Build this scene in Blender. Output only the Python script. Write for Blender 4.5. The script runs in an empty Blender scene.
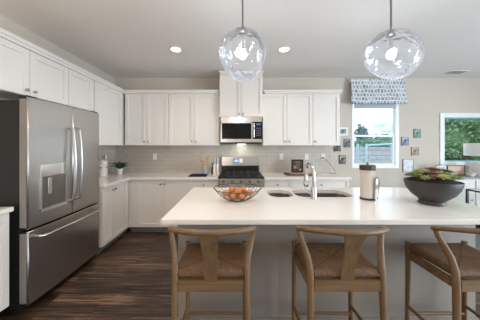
import bpy, bmesh, math, random
from mathutils import Vector, Matrix
random.seed(7)
PI = math.pi
SC = bpy.context.scene
COL = SC.collection
F, CX, HY, CZ = 205.0, 236.0, 146.0, 1.41          # focal length in px, vanishing point, camera height

# ------------------------------------------------------------------ camera
cam = bpy.data.cameras.new('camera')
cam.sensor_width = 36.0
cam.lens = F / 480 * 36
cam.shift_x = (240 - CX) / 480
cam.shift_y = -(160 - HY) / 480
cam.clip_start = 0.02
camo = bpy.data.objects.new('camera', cam)
camo.location = (0, 0, CZ)
camo.rotation_euler = (PI / 2, 0, 0)
COL.objects.link(camo)
SC.camera = camo

# ------------------------------------------------------------------ view and world
SC.view_settings.view_transform = 'Standard'
SC.view_settings.look = 'None'
SC.view_settings.exposure = 0.28
SC.view_settings.gamma = 1.0
SC.view_settings.use_curve_mapping = False
SC.cycles.use_denoising = True
SC.cycles.max_bounces = 10
SC.cycles.diffuse_bounces = 5
SC.cycles.transparent_max_bounces = 16
SC.cycles.sample_clamp_indirect = 4.0
SC.cycles.blur_glossy = 0.5

w = bpy.data.worlds.new('sky')
SC.world = w
w.use_nodes = True
nt = w.node_tree
bg = nt.nodes['Background']
tc = nt.nodes.new('ShaderNodeTexCoord')
mp = nt.nodes.new('ShaderNodeMapping'); mp.inputs['Scale'].default_value = (3, 3, 9)
nz = nt.nodes.new('ShaderNodeTexNoise'); nz.inputs['Scale'].default_value = 2.2; nz.inputs['Detail'].default_value = 5
rp = nt.nodes.new('ShaderNodeValToRGB')
rp.color_ramp.elements[0].position = 0.38; rp.color_ramp.elements[0].color = (0.22, 0.33, 0.43, 1)
rp.color_ramp.elements[1].position = 0.52; rp.color_ramp.elements[1].color = (0.80, 0.90, 1, 1)
nt.links.new(tc.outputs['Generated'], mp.inputs['Vector'])
nt.links.new(mp.outputs['Vector'], nz.inputs['Vector'])
nt.links.new(nz.outputs['Fac'], rp.inputs['Fac'])
nt.links.new(rp.outputs['Color'], bg.inputs['Color'])
bg.inputs['Strength'].default_value = 2.2


def area(name, loc, rot, sx, sy, power, color, spread=PI):
    l = bpy.data.lights.new(name, 'AREA'); l.shape = 'RECTANGLE'; l.size = sx; l.size_y = sy
    l.energy = power; l.color = color; l.spread = spread
    o = bpy.data.objects.new(name, l); o.location = loc; o.rotation_euler = rot
    COL.objects.link(o); return o


# daylight through the glazed opening of the right wall, then added fill lamps, all out of view
area('daylight_right', (5.88, -0.5, 1.25), (0, PI / 2, 0), 2.1, 2.8, 245, (0.80, 0.92, 1.0))
area('rear_fill', (4.3, -2.88, 1.35), (PI / 2, 0, PI), 3.0, 2.1, 125, (1.0, 0.94, 0.88))  # unseen warm fill lamp, added behind the camera at the right
area('rear_fill_small', (-1.3, -2.88, 1.35), (PI / 2, 0, PI), 1.2, 1.3, 66, (1.0, 0.87, 0.77))  # second unseen fill lamp, added to lift the left side
area('warm_fill_up', (-1.5, -0.6, 1.6), (PI, 0, 0), 0.5, 0.5, 40, (1.0, 0.78, 0.56))  # upward fill added for the left ceiling, no fixture there

# ------------------------------------------------------------------ materials
def nodes(m):
    return m.node_tree.nodes, m.node_tree.links


def mat(name, col, rough=0.5, metal=0.0, noise=0.0, nscale=20, bump=0.0, spec=0.5, emit=None, es=0, coat=0.0, stretch=(1, 1, 1), trans=0.0):
    m = bpy.data.materials.new(name); m.use_nodes = True
    n, l = nodes(m); b = n['Principled BSDF']
    b.inputs['Base Color'].default_value = (*col, 1)
    b.inputs['Roughness'].default_value = rough
    b.inputs['Metallic'].default_value = metal
    b.inputs['Specular IOR Level'].default_value = spec
    b.inputs['Coat Weight'].default_value = coat
    b.inputs['Transmission Weight'].default_value = trans
    if emit:
        b.inputs['Emission Color'].default_value = (*emit, 1); b.inputs['Emission Strength'].default_value = es
    t = n.new('ShaderNodeTexCoord'); mp = n.new('ShaderNodeMapping'); mp.inputs['Scale'].default_value = stretch
    l.new(t.outputs['Object'], mp.inputs['Vector'])
    nz = n.new('ShaderNodeTexNoise'); nz.inputs['Scale'].default_value = nscale; nz.inputs['Detail'].default_value = 4
    l.new(mp.outputs['Vector'], nz.inputs['Vector'])
    if noise > 0:
        mx = n.new('ShaderNodeMix'); mx.data_type = 'RGBA'
        mx.inputs['A'].default_value = (*[c * (1 - noise) for c in col], 1)
        mx.inputs['B'].default_value = (*[min(1, c * (1 + noise)) for c in col], 1)
        l.new(nz.outputs['Fac'], mx.inputs['Factor']); l.new(mx.outputs['Result'], b.inputs['Base Color'])
    if bump > 0:
        bp = n.new('ShaderNodeBump'); bp.inputs['Strength'].default_value = bump; bp.inputs['Distance'].default_value = 0.01
        l.new(nz.outputs['Fac'], bp.inputs['Height']); l.new(bp.outputs['Normal'], b.inputs['Normal'])
    return m


def wood(name, c0, c1, axis=0, scale=9, rough=0.5):
    st = [14, 14, 14]; st[axis] = 0.9
    m = mat(name, c0, rough, nscale=scale, noise=0.01, stretch=tuple(st), bump=0.1)
    n, l = nodes(m)
    nz = [x for x in n if x.type == 'TEX_NOISE'][0]; nz.inputs['Scale'].default_value = scale / 3; nz.inputs['Roughness'].default_value = .75
    mx = [x for x in n if x.type == 'MIX'][0]
    mx.inputs['A'].default_value = (*c0, 1); mx.inputs['B'].default_value = (*c1, 1)
    return m


def floor_mat():
    m = bpy.data.materials.new('dark_plank_floor'); m.use_nodes = True
    n, l = nodes(m); b = n['Principled BSDF']
    t = n.new('ShaderNodeTexCoord')
    br = n.new('ShaderNodeTexBrick'); br.offset = 0.37; br.offset_frequency = 2
    br.inputs['Scale'].default_value = 1.0; br.inputs['Brick Width'].default_value = 1.22; br.inputs['Row Height'].default_value = 0.13
    br.inputs['Mortar Size'].default_value = 0.0026; br.inputs['Mortar Smooth'].default_value = 0.3
    br.inputs['Color1'].default_value = (0, 0, 0, 1); br.inputs['Color2'].default_value = (1, 1, 1, 1); br.inputs['Mortar'].default_value = (0.5, 0.5, 0.5, 1)
    l.new(t.outputs['Object'], br.inputs['Vector'])
    # streaks, shifted per plank
    add = n.new('ShaderNodeVectorMath'); add.operation = 'MULTIPLY_ADD'
    l.new(br.outputs['Color'], add.inputs[0]); add.inputs[1].default_value = (3.1, 7.7, 0); l.new(t.outputs['Object'], add.inputs[2])
    mp = n.new('ShaderNodeMapping'); mp.inputs['Scale'].default_value = (1.5, 22, 1); l.new(add.outputs['Vector'], mp.inputs['Vector'])
    nz = n.new('ShaderNodeTexNoise'); nz.inputs['Scale'].default_value = 1.7; nz.inputs['Detail'].default_value = 7; nz.inputs['Roughness'].default_value = 0.62
    l.new(mp.outputs['Vector'], nz.inputs['Vector'])
    ma = n.new('ShaderNodeMath'); ma.operation = 'MULTIPLY_ADD'; l.new(br.outputs['Color'], ma.inputs[0]); ma.inputs[1].default_value = 0.14
    l.new(nz.outputs['Fac'], ma.inputs[2])
    r = n.new('ShaderNodeValToRGB'); e = r.color_ramp.elements
    e[0].position = 0.40; e[0].color = (0.014, 0.008, 0.005, 1)
    e[1].position = 0.72; e[1].color = (0.21, 0.130, 0.084, 1)
    x = e.new(0.54); x.color = (0.045, 0.026, 0.017, 1)
    x = e.new(0.63); x.color = (0.090, 0.052, 0.032, 1)
    l.new(ma.outputs[0], r.inputs['Fac'])
    mx = n.new('ShaderNodeMix'); mx.data_type = 'RGBA'; mx.inputs['B'].default_value = (0.012, 0.008, 0.006, 1)
    l.new(br.outputs['Fac'], mx.inputs['Factor']); l.new(r.outputs['Color'], mx.inputs['A'])
    l.new(mx.outputs['Result'], b.inputs['Base Color'])
    b.inputs['Roughness'].default_value = 0.42
    bp = n.new('ShaderNodeBump'); bp.inputs['Strength'].default_value = 0.12; bp.inputs['Distance'].default_value = 0.004
    l.new(nz.outputs['Fac'], bp.inputs['Height']); l.new(bp.outputs['Normal'], b.inputs['Normal'])
    return m


def tile_mat(name, ax):
    m = bpy.data.materials.new(name); m.use_nodes = True
    n, l = nodes(m); b = n['Principled BSDF']
    t = n.new('ShaderNodeTexCoord'); s = n.new('ShaderNodeSeparateXYZ'); c = n.new('ShaderNodeCombineXYZ')
    l.new(t.outputs['Object'], s.inputs[0]); l.new(s.outputs[ax], c.inputs[0]); l.new(s.outputs['Z'], c.inputs[1])
    br = n.new('ShaderNodeTexBrick'); br.offset = 0.5
    br.inputs['Scale'].default_value = 1; br.inputs['Brick Width'].default_value = 0.155; br.inputs['Row Height'].default_value = 0.078
    br.inputs['Mortar Size'].default_value = 0.0022
    br.inputs['Color1'].default_value = (0.47, 0.415, 0.36, 1); br.inputs['Color2'].default_value = (0.52, 0.46, 0.405, 1)
    br.inputs['Mortar'].default_value = (0.61, 0.56, 0.52, 1)
    l.new(c.outputs[0], br.inputs['Vector']); l.new(br.outputs['Color'], b.inputs['Base Color'])
    b.inputs['Roughness'].default_value = 0.18
    bp = n.new('ShaderNodeBump'); bp.invert = True; bp.inputs['Strength'].default_value = 0.3; bp.inputs['Distance'].default_value = 0.003
    l.new(br.outputs['Fac'], bp.inputs['Height']); l.new(bp.outputs['Normal'], b.inputs['Normal'])
    return m


def steel_mat(name, col=(0.56, 0.54, 0.52), rough=0.25, axis=2):
    st = [60, 60, 60]; st[axis] = 1.2
    return mat(name, col, rough, 1.0, noise=0.06, nscale=6, stretch=tuple(st))


def block_mat():
    m = bpy.data.materials.new('grey_concrete_block'); m.use_nodes = True
    n, l = nodes(m); b = n['Principled BSDF']
    t = n.new('ShaderNodeTexCoord'); s = n.new('ShaderNodeSeparateXYZ'); c = n.new('ShaderNodeCombineXYZ')
    l.new(t.outputs['Object'], s.inputs[0]); l.new(s.outputs['X'], c.inputs[0]); l.new(s.outputs['Z'], c.inputs[1])
    br = n.new('ShaderNodeTexBrick'); br.inputs['Scale'].default_value = 1; br.inputs['Brick Width'].default_value = 0.4; br.inputs['Row Height'].default_value = 0.2
    br.inputs['Mortar Size'].default_value = 0.012
    br.inputs['Color1'].default_value = (0.52, 0.52, 0.54, 1); br.inputs['Color2'].default_value = (0.54, 0.53, 0.54, 1); br.inputs['Mortar'].default_value = (0.25, 0.25, 0.26, 1)
    l.new(c.outputs[0], br.inputs['Vector']); l.new(br.outputs['Color'], b.inputs['Base Color']); b.inputs['Roughness'].default_value = 0.9
    return m


def cord_mat():
    """envelope-woven cord: strands run across each of the four triangles of the seat"""
    m = bpy.data.materials.new('woven_cord'); m.use_nodes = True
    n, l = nodes(m); b = n['Principled BSDF']
    t = n.new('ShaderNodeTexCoord'); s = n.new('ShaderNodeSeparateXYZ'); l.new(t.outputs['Object'], s.inputs[0])
    def mth(op, a, bb=None):
        q = n.new('ShaderNodeMath'); q.operation = op
        for i, v in enumerate((a, bb)):
            if v is None: continue
            if isinstance(v, (int, float)): q.inputs[i].default_value = v
            else: l.new(v, q.inputs[i])
        return q.outputs[0]
    ax = mth('ABSOLUTE', s.outputs['X']); ay = mth('MULTIPLY', mth('ABSOLUTE', s.outputs['Y']), 1.16)
    side = mth('GREATER_THAN', ax, ay)
    co = mth('ADD', mth('MULTIPLY', side, s.outputs['Y']), mth('MULTIPLY', mth('SUBTRACT', 1.0, side), s.outputs['X']))
    wv = mth('ABSOLUTE', mth('SINE', mth('MULTIPLY', co, PI / 0.013)))
    seam = mth('LESS_THAN', mth('ABSOLUTE', mth('SUBTRACT', ax, ay)), 0.006)
    nz = n.new('ShaderNodeTexNoise'); nz.inputs['Scale'].default_value = 40; l.new(t.outputs['Object'], nz.inputs['Vector'])
    v = mth('MULTIPLY', mth('ADD', mth('MULTIPLY', wv, 0.6), mth('MULTIPLY', nz.outputs['Fac'], 0.6)), mth('SUBTRACT', 1.0, mth('MULTIPLY', seam, 0.5)))
    r = n.new('ShaderNodeValToRGB'); e = r.color_ramp.elements
    e[0].position = 0.2; e[0].color = (0.020, 0.009, 0.003, 1); e[1].position = 0.95; e[1].color = (0.17, 0.088, 0.036, 1)
    l.new(v, r.inputs['Fac']); l.new(r.outputs['Color'], b.inputs['Base Color'])
    bp = n.new('ShaderNodeBump'); bp.inputs['Strength'].default_value = 0.6; bp.inputs['Distance'].default_value = 0.004
    l.new(wv, bp.inputs['Height']); l.new(bp.outputs['Normal'], b.inputs['Normal'])
    b.inputs['Roughness'].default_value = 0.7
    return m


def shade_fabric():
    m = bpy.data.materials.new('blue_ikat_fabric'); m.use_nodes = True
    n, l = nodes(m); b = n['Principled BSDF']
    t = n.new('ShaderNodeTexCoord'); s = n.new('ShaderNodeSeparateXYZ'); c = n.new('ShaderNodeCombineXYZ')
    l.new(t.outputs['Object'], s.inputs[0]); l.new(s.outputs['X'], c.inputs[0]); l.new(s.outputs['Z'], c.inputs[1])
    v = n.new('ShaderNodeTexBrick'); v.inputs['Scale'].default_value = 1; v.inputs['Brick Width'].default_value = 0.06; v.inputs['Row Height'].default_value = 0.075
    v.inputs['Mortar Size'].default_value = 0.011; v.inputs['Mortar Smooth'].default_value = 0.6; v.offset = 0.5
    v.inputs['Color1'].default_value = (0.20, 0.25, 0.31, 1); v.inputs['Color2'].default_value = (0.46, 0.50, 0.54, 1); v.inputs['Mortar'].default_value = (0.74, 0.76, 0.77, 1)
    nz = n.new('ShaderNodeTexNoise'); nz.inputs['Scale'].default_value = 14; l.new(c.outputs[0], nz.inputs['Vector'])
    ad = n.new('ShaderNodeVectorMath'); ad.operation = 'MULTIPLY_ADD'
    l.new(nz.outputs['Color'], ad.inputs[0]); ad.inputs[1].default_value = (0.05, 0.05, 0); l.new(c.outputs[0], ad.inputs[2])
    l.new(ad.outputs[0], v.inputs['Vector']); l.new(v.outputs['Color'], b.inputs['Base Color'])
    b.inputs['Roughness'].default_value = 0.9
    return m


def clear_glass(name, tint=(1, 1, 1), haze=0.05, edge=0.5, bump=0.0, refl=0.85, base=0.04):
    """thin clear glass: mostly transparent, glossy towards grazing angles"""
    m = bpy.data.materials.new(name); m.use_nodes = True
    n, l = nodes(m); n.remove(n['Principled BSDF']); out = n['Material Output']
    tr = n.new('ShaderNodeBsdfTransparent'); tr.inputs['Color'].default_value = (*tint, 1)
    gl = n.new('ShaderNodeBsdfGlossy'); gl.inputs['Roughness'].default_value = 0.03
    lw = n.new('ShaderNodeLayerWeight'); lw.inputs['Blend'].default_value = edge
    mth = n.new('ShaderNodeMath'); mth.operation = 'MULTIPLY_ADD'; mth.inputs[1].default_value = refl; mth.inputs[2].default_value = base
    l.new(lw.outputs['Fresnel'], mth.inputs[0])
    m1 = n.new('ShaderNodeMixShader'); l.new(mth.outputs[0], m1.inputs[0]); l.new(tr.outputs[0], m1.inputs[1]); l.new(gl.outputs[0], m1.inputs[2])
    last = m1
    if haze > 0:
        df = n.new('ShaderNodeBsdfTranslucent'); df.inputs['Color'].default_value = (0.9, 0.93, 1.0, 1)
        m2 = n.new('ShaderNodeMixShader')
        hz = n.new('ShaderNodeMath'); hz.operation = 'MULTIPLY_ADD'; hz.inputs[1].default_value = haze * 2; hz.inputs[2].default_value = haze * 0.6
        l.new(lw.outputs['Facing'], hz.inputs[0]); l.new(hz.outputs[0], m2.inputs[0])
        l.new(m1.outputs[0], m2.inputs[1]); l.new(df.outputs[0], m2.inputs[2]); last = m2
    if bump:
        t = n.new('ShaderNodeTexCoord'); nz = n.new('ShaderNodeTexNoise'); nz.inputs['Scale'].default_value = 8; l.new(t.outputs['Object'], nz.inputs['Vector'])
        bp = n.new('ShaderNodeBump'); bp.inputs['Strength'].default_value = bump; bp.inputs['Distance'].default_value = 0.05
        l.new(nz.outputs['Fac'], bp.inputs['Height']); l.new(bp.outputs['Normal'], gl.inputs['Normal']); l.new(bp.outputs['Normal'], lw.inputs['Normal'])
    l.new(last.outputs[0], out.inputs['Surface'])
    return m


M = {}
M['wall'] = mat('beige_wall_paint', (0.56, 0.513, 0.45), 0.9, noise=0.02, nscale=60, bump=0.05)
M['ceiling'] = mat('ceiling_paint', (0.76, 0.74, 0.72), 0.95, noise=0.015, nscale=80, bump=0.05)
M['floor'] = floor_mat()
M['tile_x'] = tile_mat('greige_subway_tile_back', 'X')
M['tile_y'] = tile_mat('greige_subway_tile_left', 'Y')
M['cab'] = mat('white_cabinet_paint', (0.75, 0.715, 0.68), 0.42, noise=0.01, nscale=8)
M['island'] = mat('greige_island_paint', (0.27, 0.240, 0.215), 0.6, noise=0.04, nscale=3)
M['quartz'] = mat('white_quartz', (0.80, 0.775, 0.745), 0.16, noise=0.03, nscale=40, coat=0.2)
M['toe'] = mat('grey_toe_kick', (0.20, 0.21, 0.23), 0.6, noise=0.05)
M['steel'] = steel_mat('brushed_steel', (.45, .43, .41), rough=0.33)
n_, l_ = nodes(M['steel']); n_['Principled BSDF'].inputs['Anisotropic'].default_value = 0.6
tg = n_.new('ShaderNodeTangent'); tg.direction_type = 'RADIAL'; tg.axis = 'Z'; l_.new(tg.outputs[0], n_['Principled BSDF'].inputs['Tangent'])
M['steel_h'] = steel_mat('brushed_steel_sideways', (0.78, 0.74, 0.70), 0.22, 0)
M['chrome'] = mat('polished_chrome', (0.72, 0.71, 0.70), 0.12, 1.0, noise=0.02)
M['handle'] = mat('satin_handle_steel', (0.52, 0.51, 0.50), 0.3, 1.0, noise=0.03)
M['nickel'] = mat('dark_nickel', (0.30, 0.28, 0.26), 0.3, 1.0, noise=0.05)
M['dkgrey'] = mat('dark_grey_case', (0.014, 0.014, 0.015), 0.5, noise=0.1)
M['doorside'] = mat('grey_door_edge', (0.30, 0.28, 0.26), 0.5, 0.4, noise=0.05)
M['black'] = mat('black_enamel', (0.012, 0.012, 0.013), 0.25, noise=0.1)
M['blackglass'] = mat('black_glass', (0.008, 0.009, 0.011), 0.05, noise=0.1, spec=0.25)
M['iron'] = mat('cast_iron', (0.02, 0.02, 0.02), 0.6, noise=0.2, bump=0.2)
M['display'] = mat('clock_display', (0.02, 0.03, 0.08), 0.2, emit=(0.2, 0.4, 0.9), es=0.35)
M['digits'] = mat('display_digits', (0.6, 0.8, 1), 0.4, emit=(0.6, 0.8, 1), es=1.5)
M['oak'] = wood('honey_oak', (0.035, 0.018, 0.007), (0.28, 0.170, 0.082), 2)
M['oak_x'] = wood('honey_oak_sideways', (0.035, 0.018, 0.007), (0.28, 0.170, 0.082), 0)
M['cord'] = cord_mat()
M['white'] = mat('white_plastic', (0.80, 0.80, 0.79), 0.4, noise=0.01)
M['vinyl'] = mat('white_window_vinyl', (0.80, 0.83, 0.86), 0.4, noise=0.01)
M['pane'] = clear_glass('window_glass', (0.97, 0.99, 0.99), 0.0, 0.1, refl=0.3, base=0.0)
M['globe'] = clear_glass('bubble_glass', (0.97, 0.98, 1.0), 0.04, 0.22, bump=0.7)
M['bulb'] = mat('lit_bulb', (1, 1, 1), 0.4, emit=(0.86, 0.92, 1.0), es=40)
M['canlight'] = mat('lit_downlight', (1, 1, 1), 0.4, emit=(1.0, 0.93, 0.82), es=9)
M['hoodlight'] = mat('lit_cooktop_lamp', (1, 1, 1), 0.4, emit=(0.85, 1.0, 0.85), es=6)
M['shade'] = shade_fabric()
M['roller'] = mat('blue_grey_roller', (0.42, 0.47, 0.54), 0.8, noise=0.03)
M['block'] = block_mat()
M['orange'] = mat('orange_peel', (0.52, 0.20, 0.06), 0.45, noise=0.35, nscale=18, bump=0.3)
M['bowl'] = mat('charcoal_bowl', (0.040, 0.036, 0.038), 0.5, noise=0.15, nscale=25, bump=0.1)
M['soil'] = mat('potting_soil', (0.03, 0.02, 0.015), 0.95, noise=0.4, nscale=60, bump=0.5)
M['succ'] = [mat('green_succulent', (0.16, 0.22, 0.05), 0.5, noise=0.3), mat('pale_succulent', (0.40, 0.40, 0.17), 0.5, noise=0.3),
             mat('ruddy_succulent', (0.22, 0.12, 0.07), 0.5, noise=0.35), mat('deep_succulent', (0.05, 0.13, 0.05), 0.5, noise=0.3)]
M['fern'] = mat('fern_leaf', (0.030, 0.075, 0.022), 0.6, noise=0.4)
M['ceramic'] = mat('white_ceramic', (0.76, 0.73, 0.69), 0.3, noise=0.02)
M['paper'] = mat('paper_towel', (0.64, 0.585, 0.53), 0.95, noise=0.05, nscale=60, bump=0.2)
M['crock'] = mat('grey_stoneware', (0.42, 0.40, 0.38), 0.5, noise=0.15, nscale=30)
M['utensil'] = wood('pale_utensil_wood', (0.42, 0.24, 0.11), (0.62, 0.42, 0.24), 2)
M['darkwood'] = wood('dark_board_wood', (0.035, 0.018, 0.010), (0.09, 0.05, 0.03), 0)
M['tanwood'] = wood('tan_board_wood', (0.34, 0.20, 0.11), (0.52, 0.34, 0.2), 0)
M['navy'] = mat('navy_cloth', (0.012, 0.016, 0.05), 0.9, noise=0.3, nscale=60, bump=0.3)
M['leaf1'] = mat('tree_leaf', (0.25, 0.38, 0.20), 0.6, noise=0.6, nscale=5)
M['leaf2'] = mat('dark_tree_leaf', (0.11, 0.22, 0.13), 0.6, noise=0.5, nscale=3)
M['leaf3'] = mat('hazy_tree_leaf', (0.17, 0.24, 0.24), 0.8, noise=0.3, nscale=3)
M['bark'] = mat('grey_bark', (0.12, 0.09, 0.07), 0.9, noise=0.3, bump=0.4)
M['lawn'] = mat('outdoor_ground', (0.25, 0.24, 0.20), 0.95, noise=0.3, nscale=2)
M['railblue'] = mat('pale_blue_rail_paint', (0.45, 0.66, 0.78), 0.4, noise=0.03)
M['rug'] = mat('slate_rug', (0.16, 0.175, 0.20), 0.95, noise=0.3, nscale=50, bump=0.3)
M['linen'] = mat('linen_shade', (0.85, 0.84, 0.80), 0.9, noise=0.04, nscale=80, bump=0.1)
M['console'] = mat('pale_console_paint', (0.70, 0.70, 0.67), 0.5, noise=0.05)
M['consoletop'] = mat('slate_console_top', (0.26, 0.29, 0.29), 0.5, noise=0.1)
M['bluebook'] = mat('blue_book_cloth', (0.10, 0.17, 0.36), 0.7, noise=0.1)
M['amber'] = mat('amber_glass', (0.10, 0.04, 0.015), 0.1, noise=0.1)


# ------------------------------------------------------------------ geometry helpers
class MB:
    def __init__(s): s.b = bmesh.new()

    def box(s, x0, x1, y0, y1, z0, z1, bev=0.0):
        x0, x1 = sorted((x0, x1)); y0, y1 = sorted((y0, y1)); z0, z1 = sorted((z0, z1))
        v = [s.b.verts.new(p) for p in ((x0, y0, z0), (x1, y0, z0), (x1, y1, z0), (x0, y1, z0), (x0, y0, z1), (x1, y0, z1), (x1, y1, z1), (x0, y1, z1))]
        fs = [s.b.faces.new([v[i] for i in q]) for q in ((3, 2, 1, 0), (4, 5, 6, 7), (0, 1, 5, 4), (1, 2, 6, 5), (2, 3, 7, 6), (3, 0, 4, 7))]
        if bev > 0:
            es = list({e for f in fs for e in f.edges})
            bmesh.ops.bevel(s.b, geom=es, offset=bev, segments=2, affect='EDGES', clamp_overlap=True)
        return s

    def prism(s, pts, z0, z1):
        a = [s.b.verts.new((x, y, z0)) for x, y in pts]; c = [s.b.verts.new((x, y, z1)) for x, y in pts]
        n = len(pts)
        s.b.faces.new(list(reversed(a))); s.b.faces.new(c)
        for i in range(n): s.b.faces.new((a[i], a[(i + 1) % n], c[(i + 1) % n], c[i]))
        return s

    def tube(s, pts, rad, seg=12, flat=1.0, cap=True):
        """swept tube; rad a number or list; flat squashes the section along world Z"""
        pts = [Vector(p) for p in pts]; n = len(pts)
        if isinstance(rad, (int, float)): rad = [rad] * n
        rings = []; up = None
        for i in range(n):
            t = (pts[min(i + 1, n - 1)] - pts[max(i - 1, 0)]).normalized()
            if up is None:
                up = Vector((0, 0, 1)) if abs(t.z) < 0.8 else Vector((0, 1, 0))
            sd = t.cross(up).normalized(); up = sd.cross(t).normalized()
            r = rad[i]
            rx, ry = (r if isinstance(r, tuple) else (r, r * flat))
            rings.append([s.b.verts.new(pts[i] + sd * math.cos(a) * rx + up * math.sin(a) * ry) for a in (2 * PI * k / seg for k in range(seg))])
        for i in range(n - 1):
            for k in range(seg):
                s.b.faces.new((rings[i][k], rings[i][(k + 1) % seg], rings[i + 1][(k + 1) % seg], rings[i + 1][k]))
        if cap:
            s.b.faces.new(list(reversed(rings[0]))); s.b.faces.new(rings[-1])
        return s

    def loop(s, pts, r, seg=8):
        pts = [Vector(p) for p in pts]; n = len(pts); rings = []
        for i in range(n):
            t = (pts[(i + 1) % n] - pts[i - 1]).normalized(); up = Vector((0, 0, 1)) if abs(t.z) < 0.9 else Vector((1, 0, 0))
            sd = t.cross(up).normalized(); up = sd.cross(t)
            rings.append([s.b.verts.new(pts[i] + sd * math.cos(2 * PI * k / seg) * r + up * math.sin(2 * PI * k / seg) * r) for k in range(seg)])
        for i in range(n):
            for k in range(seg):
                s.b.faces.new((rings[i][k], rings[i][(k + 1) % seg], rings[(i + 1) % n][(k + 1) % seg], rings[(i + 1) % n][k]))
        return s

    def lathe(s, c, prof, seg=32, axis='z'):
        """prof = list of (r, h); closed where r = 0"""
        c = Vector(c); prev = None
        def P(r, h, a):
            u, v = r * math.cos(a), r * math.sin(a)
            return c + (Vector((u, v, h)) if axis == 'z' else Vector((u, -h, v)) if axis == '-y' else Vector((h, u, v)))
        for r, h in prof:
            cur = [s.b.verts.new(P(0, h, 0))] if r < 1e-6 else [s.b.verts.new(P(r, h, 2 * PI * k / seg)) for k in range(seg)]
            if prev:
                for k in range(seg):
                    a, b = prev[k % len(prev)], prev[(k + 1) % len(prev)]; d, e = cur[k % len(cur)], cur[(k + 1) % len(cur)]
                    q = []
                    for x in (a, b, e, d):
                        if x not in q: q.append(x)
                    if len(q) > 2: s.b.faces.new(q)
            prev = cur
        return s

    def ball(s, c, r, sub=2, scale=(1, 1, 1)):
        m = Matrix.Translation(c) @ Matrix.Diagonal((*[r * k for k in scale], 1))
        bmesh.ops.create_icosphere(s.b, subdivisions=sub, radius=1, matrix=m)
        return s


def origin(o):
    v = Vector((0, 0, 0))
    while o: v += o.location; o = o.parent
    return v


def part(name, mb, m, parent=None, smooth=False, loc=None, label=None, auto=None):
    """links one mesh; mesh coordinates are given in world space"""
    me = bpy.data.meshes.new(name)
    bmesh.ops.recalc_face_normals(mb.b, faces=mb.b.faces)
    org = Vector(loc) if (loc is not None and parent is None) else origin(parent)
    bmesh.ops.translate(mb.b, verts=mb.b.verts, vec=-org)
    mb.b.to_mesh(me); mb.b.free()
    if smooth:
        for p in me.polygons: p.use_smooth = True
        if auto is not False:
            try: me.set_sharp_from_angle(angle=math.radians(40))
            except Exception: pass
    o = bpy.data.objects.new(name, me); COL.objects.link(o)
    me.materials.append(m)
    if parent is not None: o.parent = parent
    elif loc is not None: o.location = loc
    if label: o['label'] = label
    return o


def tag(o, label, cat, group=None):
    o['label'] = label; o['category'] = cat
    if group: o['group'] = group
    return o


def thing(name, loc, label, cat, group=None):
    o = bpy.data.objects.new(name, None); o.location = loc; o.empty_display_size = 0.1
    COL.objects.link(o); return tag(o, label, cat, group)


def struct(name, mb, m, smooth=False, parent=None):
    o = part(name, mb, m, parent, smooth)
    if parent is None: o['kind'] = 'structure'
    return o


def copy_tree(o, parent=None):
    c = o.copy(); COL.objects.link(c)
    if parent is not None: c.parent = parent
    for ch in list(o.children): copy_tree(ch, c)
    return c


def circle(c, r, n=40, z=0):
    return [(c[0] + r * math.cos(2 * PI * k / n), c[1] + r * math.sin(2 * PI * k / n), z) for k in range(n)]


def rrect(x0, x1, y0, y1, r, n=6):
    p = []
    for cx, cy, a0 in ((x1 - r, y1 - r, 0), (x0 + r, y1 - r, 90), (x0 + r, y0 + r, 180), (x1 - r, y0 + r, 270)):
        for k in range(n + 1):
            a = math.radians(a0 + 90 * k / n); p.append((cx + r * math.cos(a), cy + r * math.sin(a)))
    return p


def cut(o, cutter):
    """boolean difference, baked"""
    md = o.modifiers.new('cut', 'BOOLEAN'); md.operation = 'DIFFERENCE'; md.object = cutter; md.solver = 'EXACT'
    bpy.context.view_layer.update()
    dg = bpy.context.evaluated_depsgraph_get()
    me = bpy.data.meshes.new_from_object(o.evaluated_get(dg))
    o.modifiers.clear(); o.data = me
    bpy.data.objects.remove(cutter, do_unlink=True)


# ------------------------------------------------------------------ structure
XL, YB, H = -2.30, 3.89, 2.70
XR, YR = 6.0, -3.0
W1 = (2.20, 3.09, 0.99, 2.26)      # kitchen window opening
W2 = (3.86, 5.66, 1.03, 2.036)     # living window opening
struct('floor', MB().box(XL - .15, XR + .15, YR - .15, YB + .15, -0.1, 0), M['floor'])
struct('ceiling', MB().box(XL - .15, XR + .15, YR - .15, YB + .15, H, H + 0.1), M['ceiling'])
struct('wall_left', MB().box(XL - .15, XL, YR, YB, 0, H), M['wall'])


def wall_y(name, x0, x1, y0, y1, holes):
    mb = MB(); x = x0
    for hx0, hx1, hz0, hz1 in holes:
        mb.box(x, hx0, y0, y1, 0, H)
        mb.box(hx0, hx1, y0, y1, 0, hz0); mb.box(hx0, hx1, y0, y1, hz1, H); x = hx1
    mb.box(x, x1, y0, y1, 0, H)
    return struct(name, mb, M['wall'])


wall_y('wall_back', XL - .15, XR + .15, YB, YB + .15, [W1, W2])
wall_y('wall_rear', XL - .15, XR + .15, YR - .15, YR, [(-1.9, -0.7, 0.9, 2.2), (2.8, 5.8, 0.05, 2.3)])
mb = MB(); mb.box(XR, XR + .15, YR, -1.9, 0, H); mb.box(XR, XR + .15, 0.9, YB, 0, H)
mb.box(XR, XR + .15, -1.9, 0.9, 2.35, H); mb.box(XR, XR + .15, -1.9, 0.9, 0, .1); struct('wall_right', mb, M['wall'])
struct('wall_back_tiling', MB().box(XL + .012, 1.805, YB - .01, YB - .0005, .91, 1.905), M['tile_x'])
struct('wall_left_tiling', MB().box(XL + .0005, XL + .01, 2.65, YB - .0005, .91, 1.42), M['tile_y'])
struct('baseboard_back', MB().box(1.86, XR, YB - .015, YB - .0005, 0, .11, .003), M['cab'])


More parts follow.
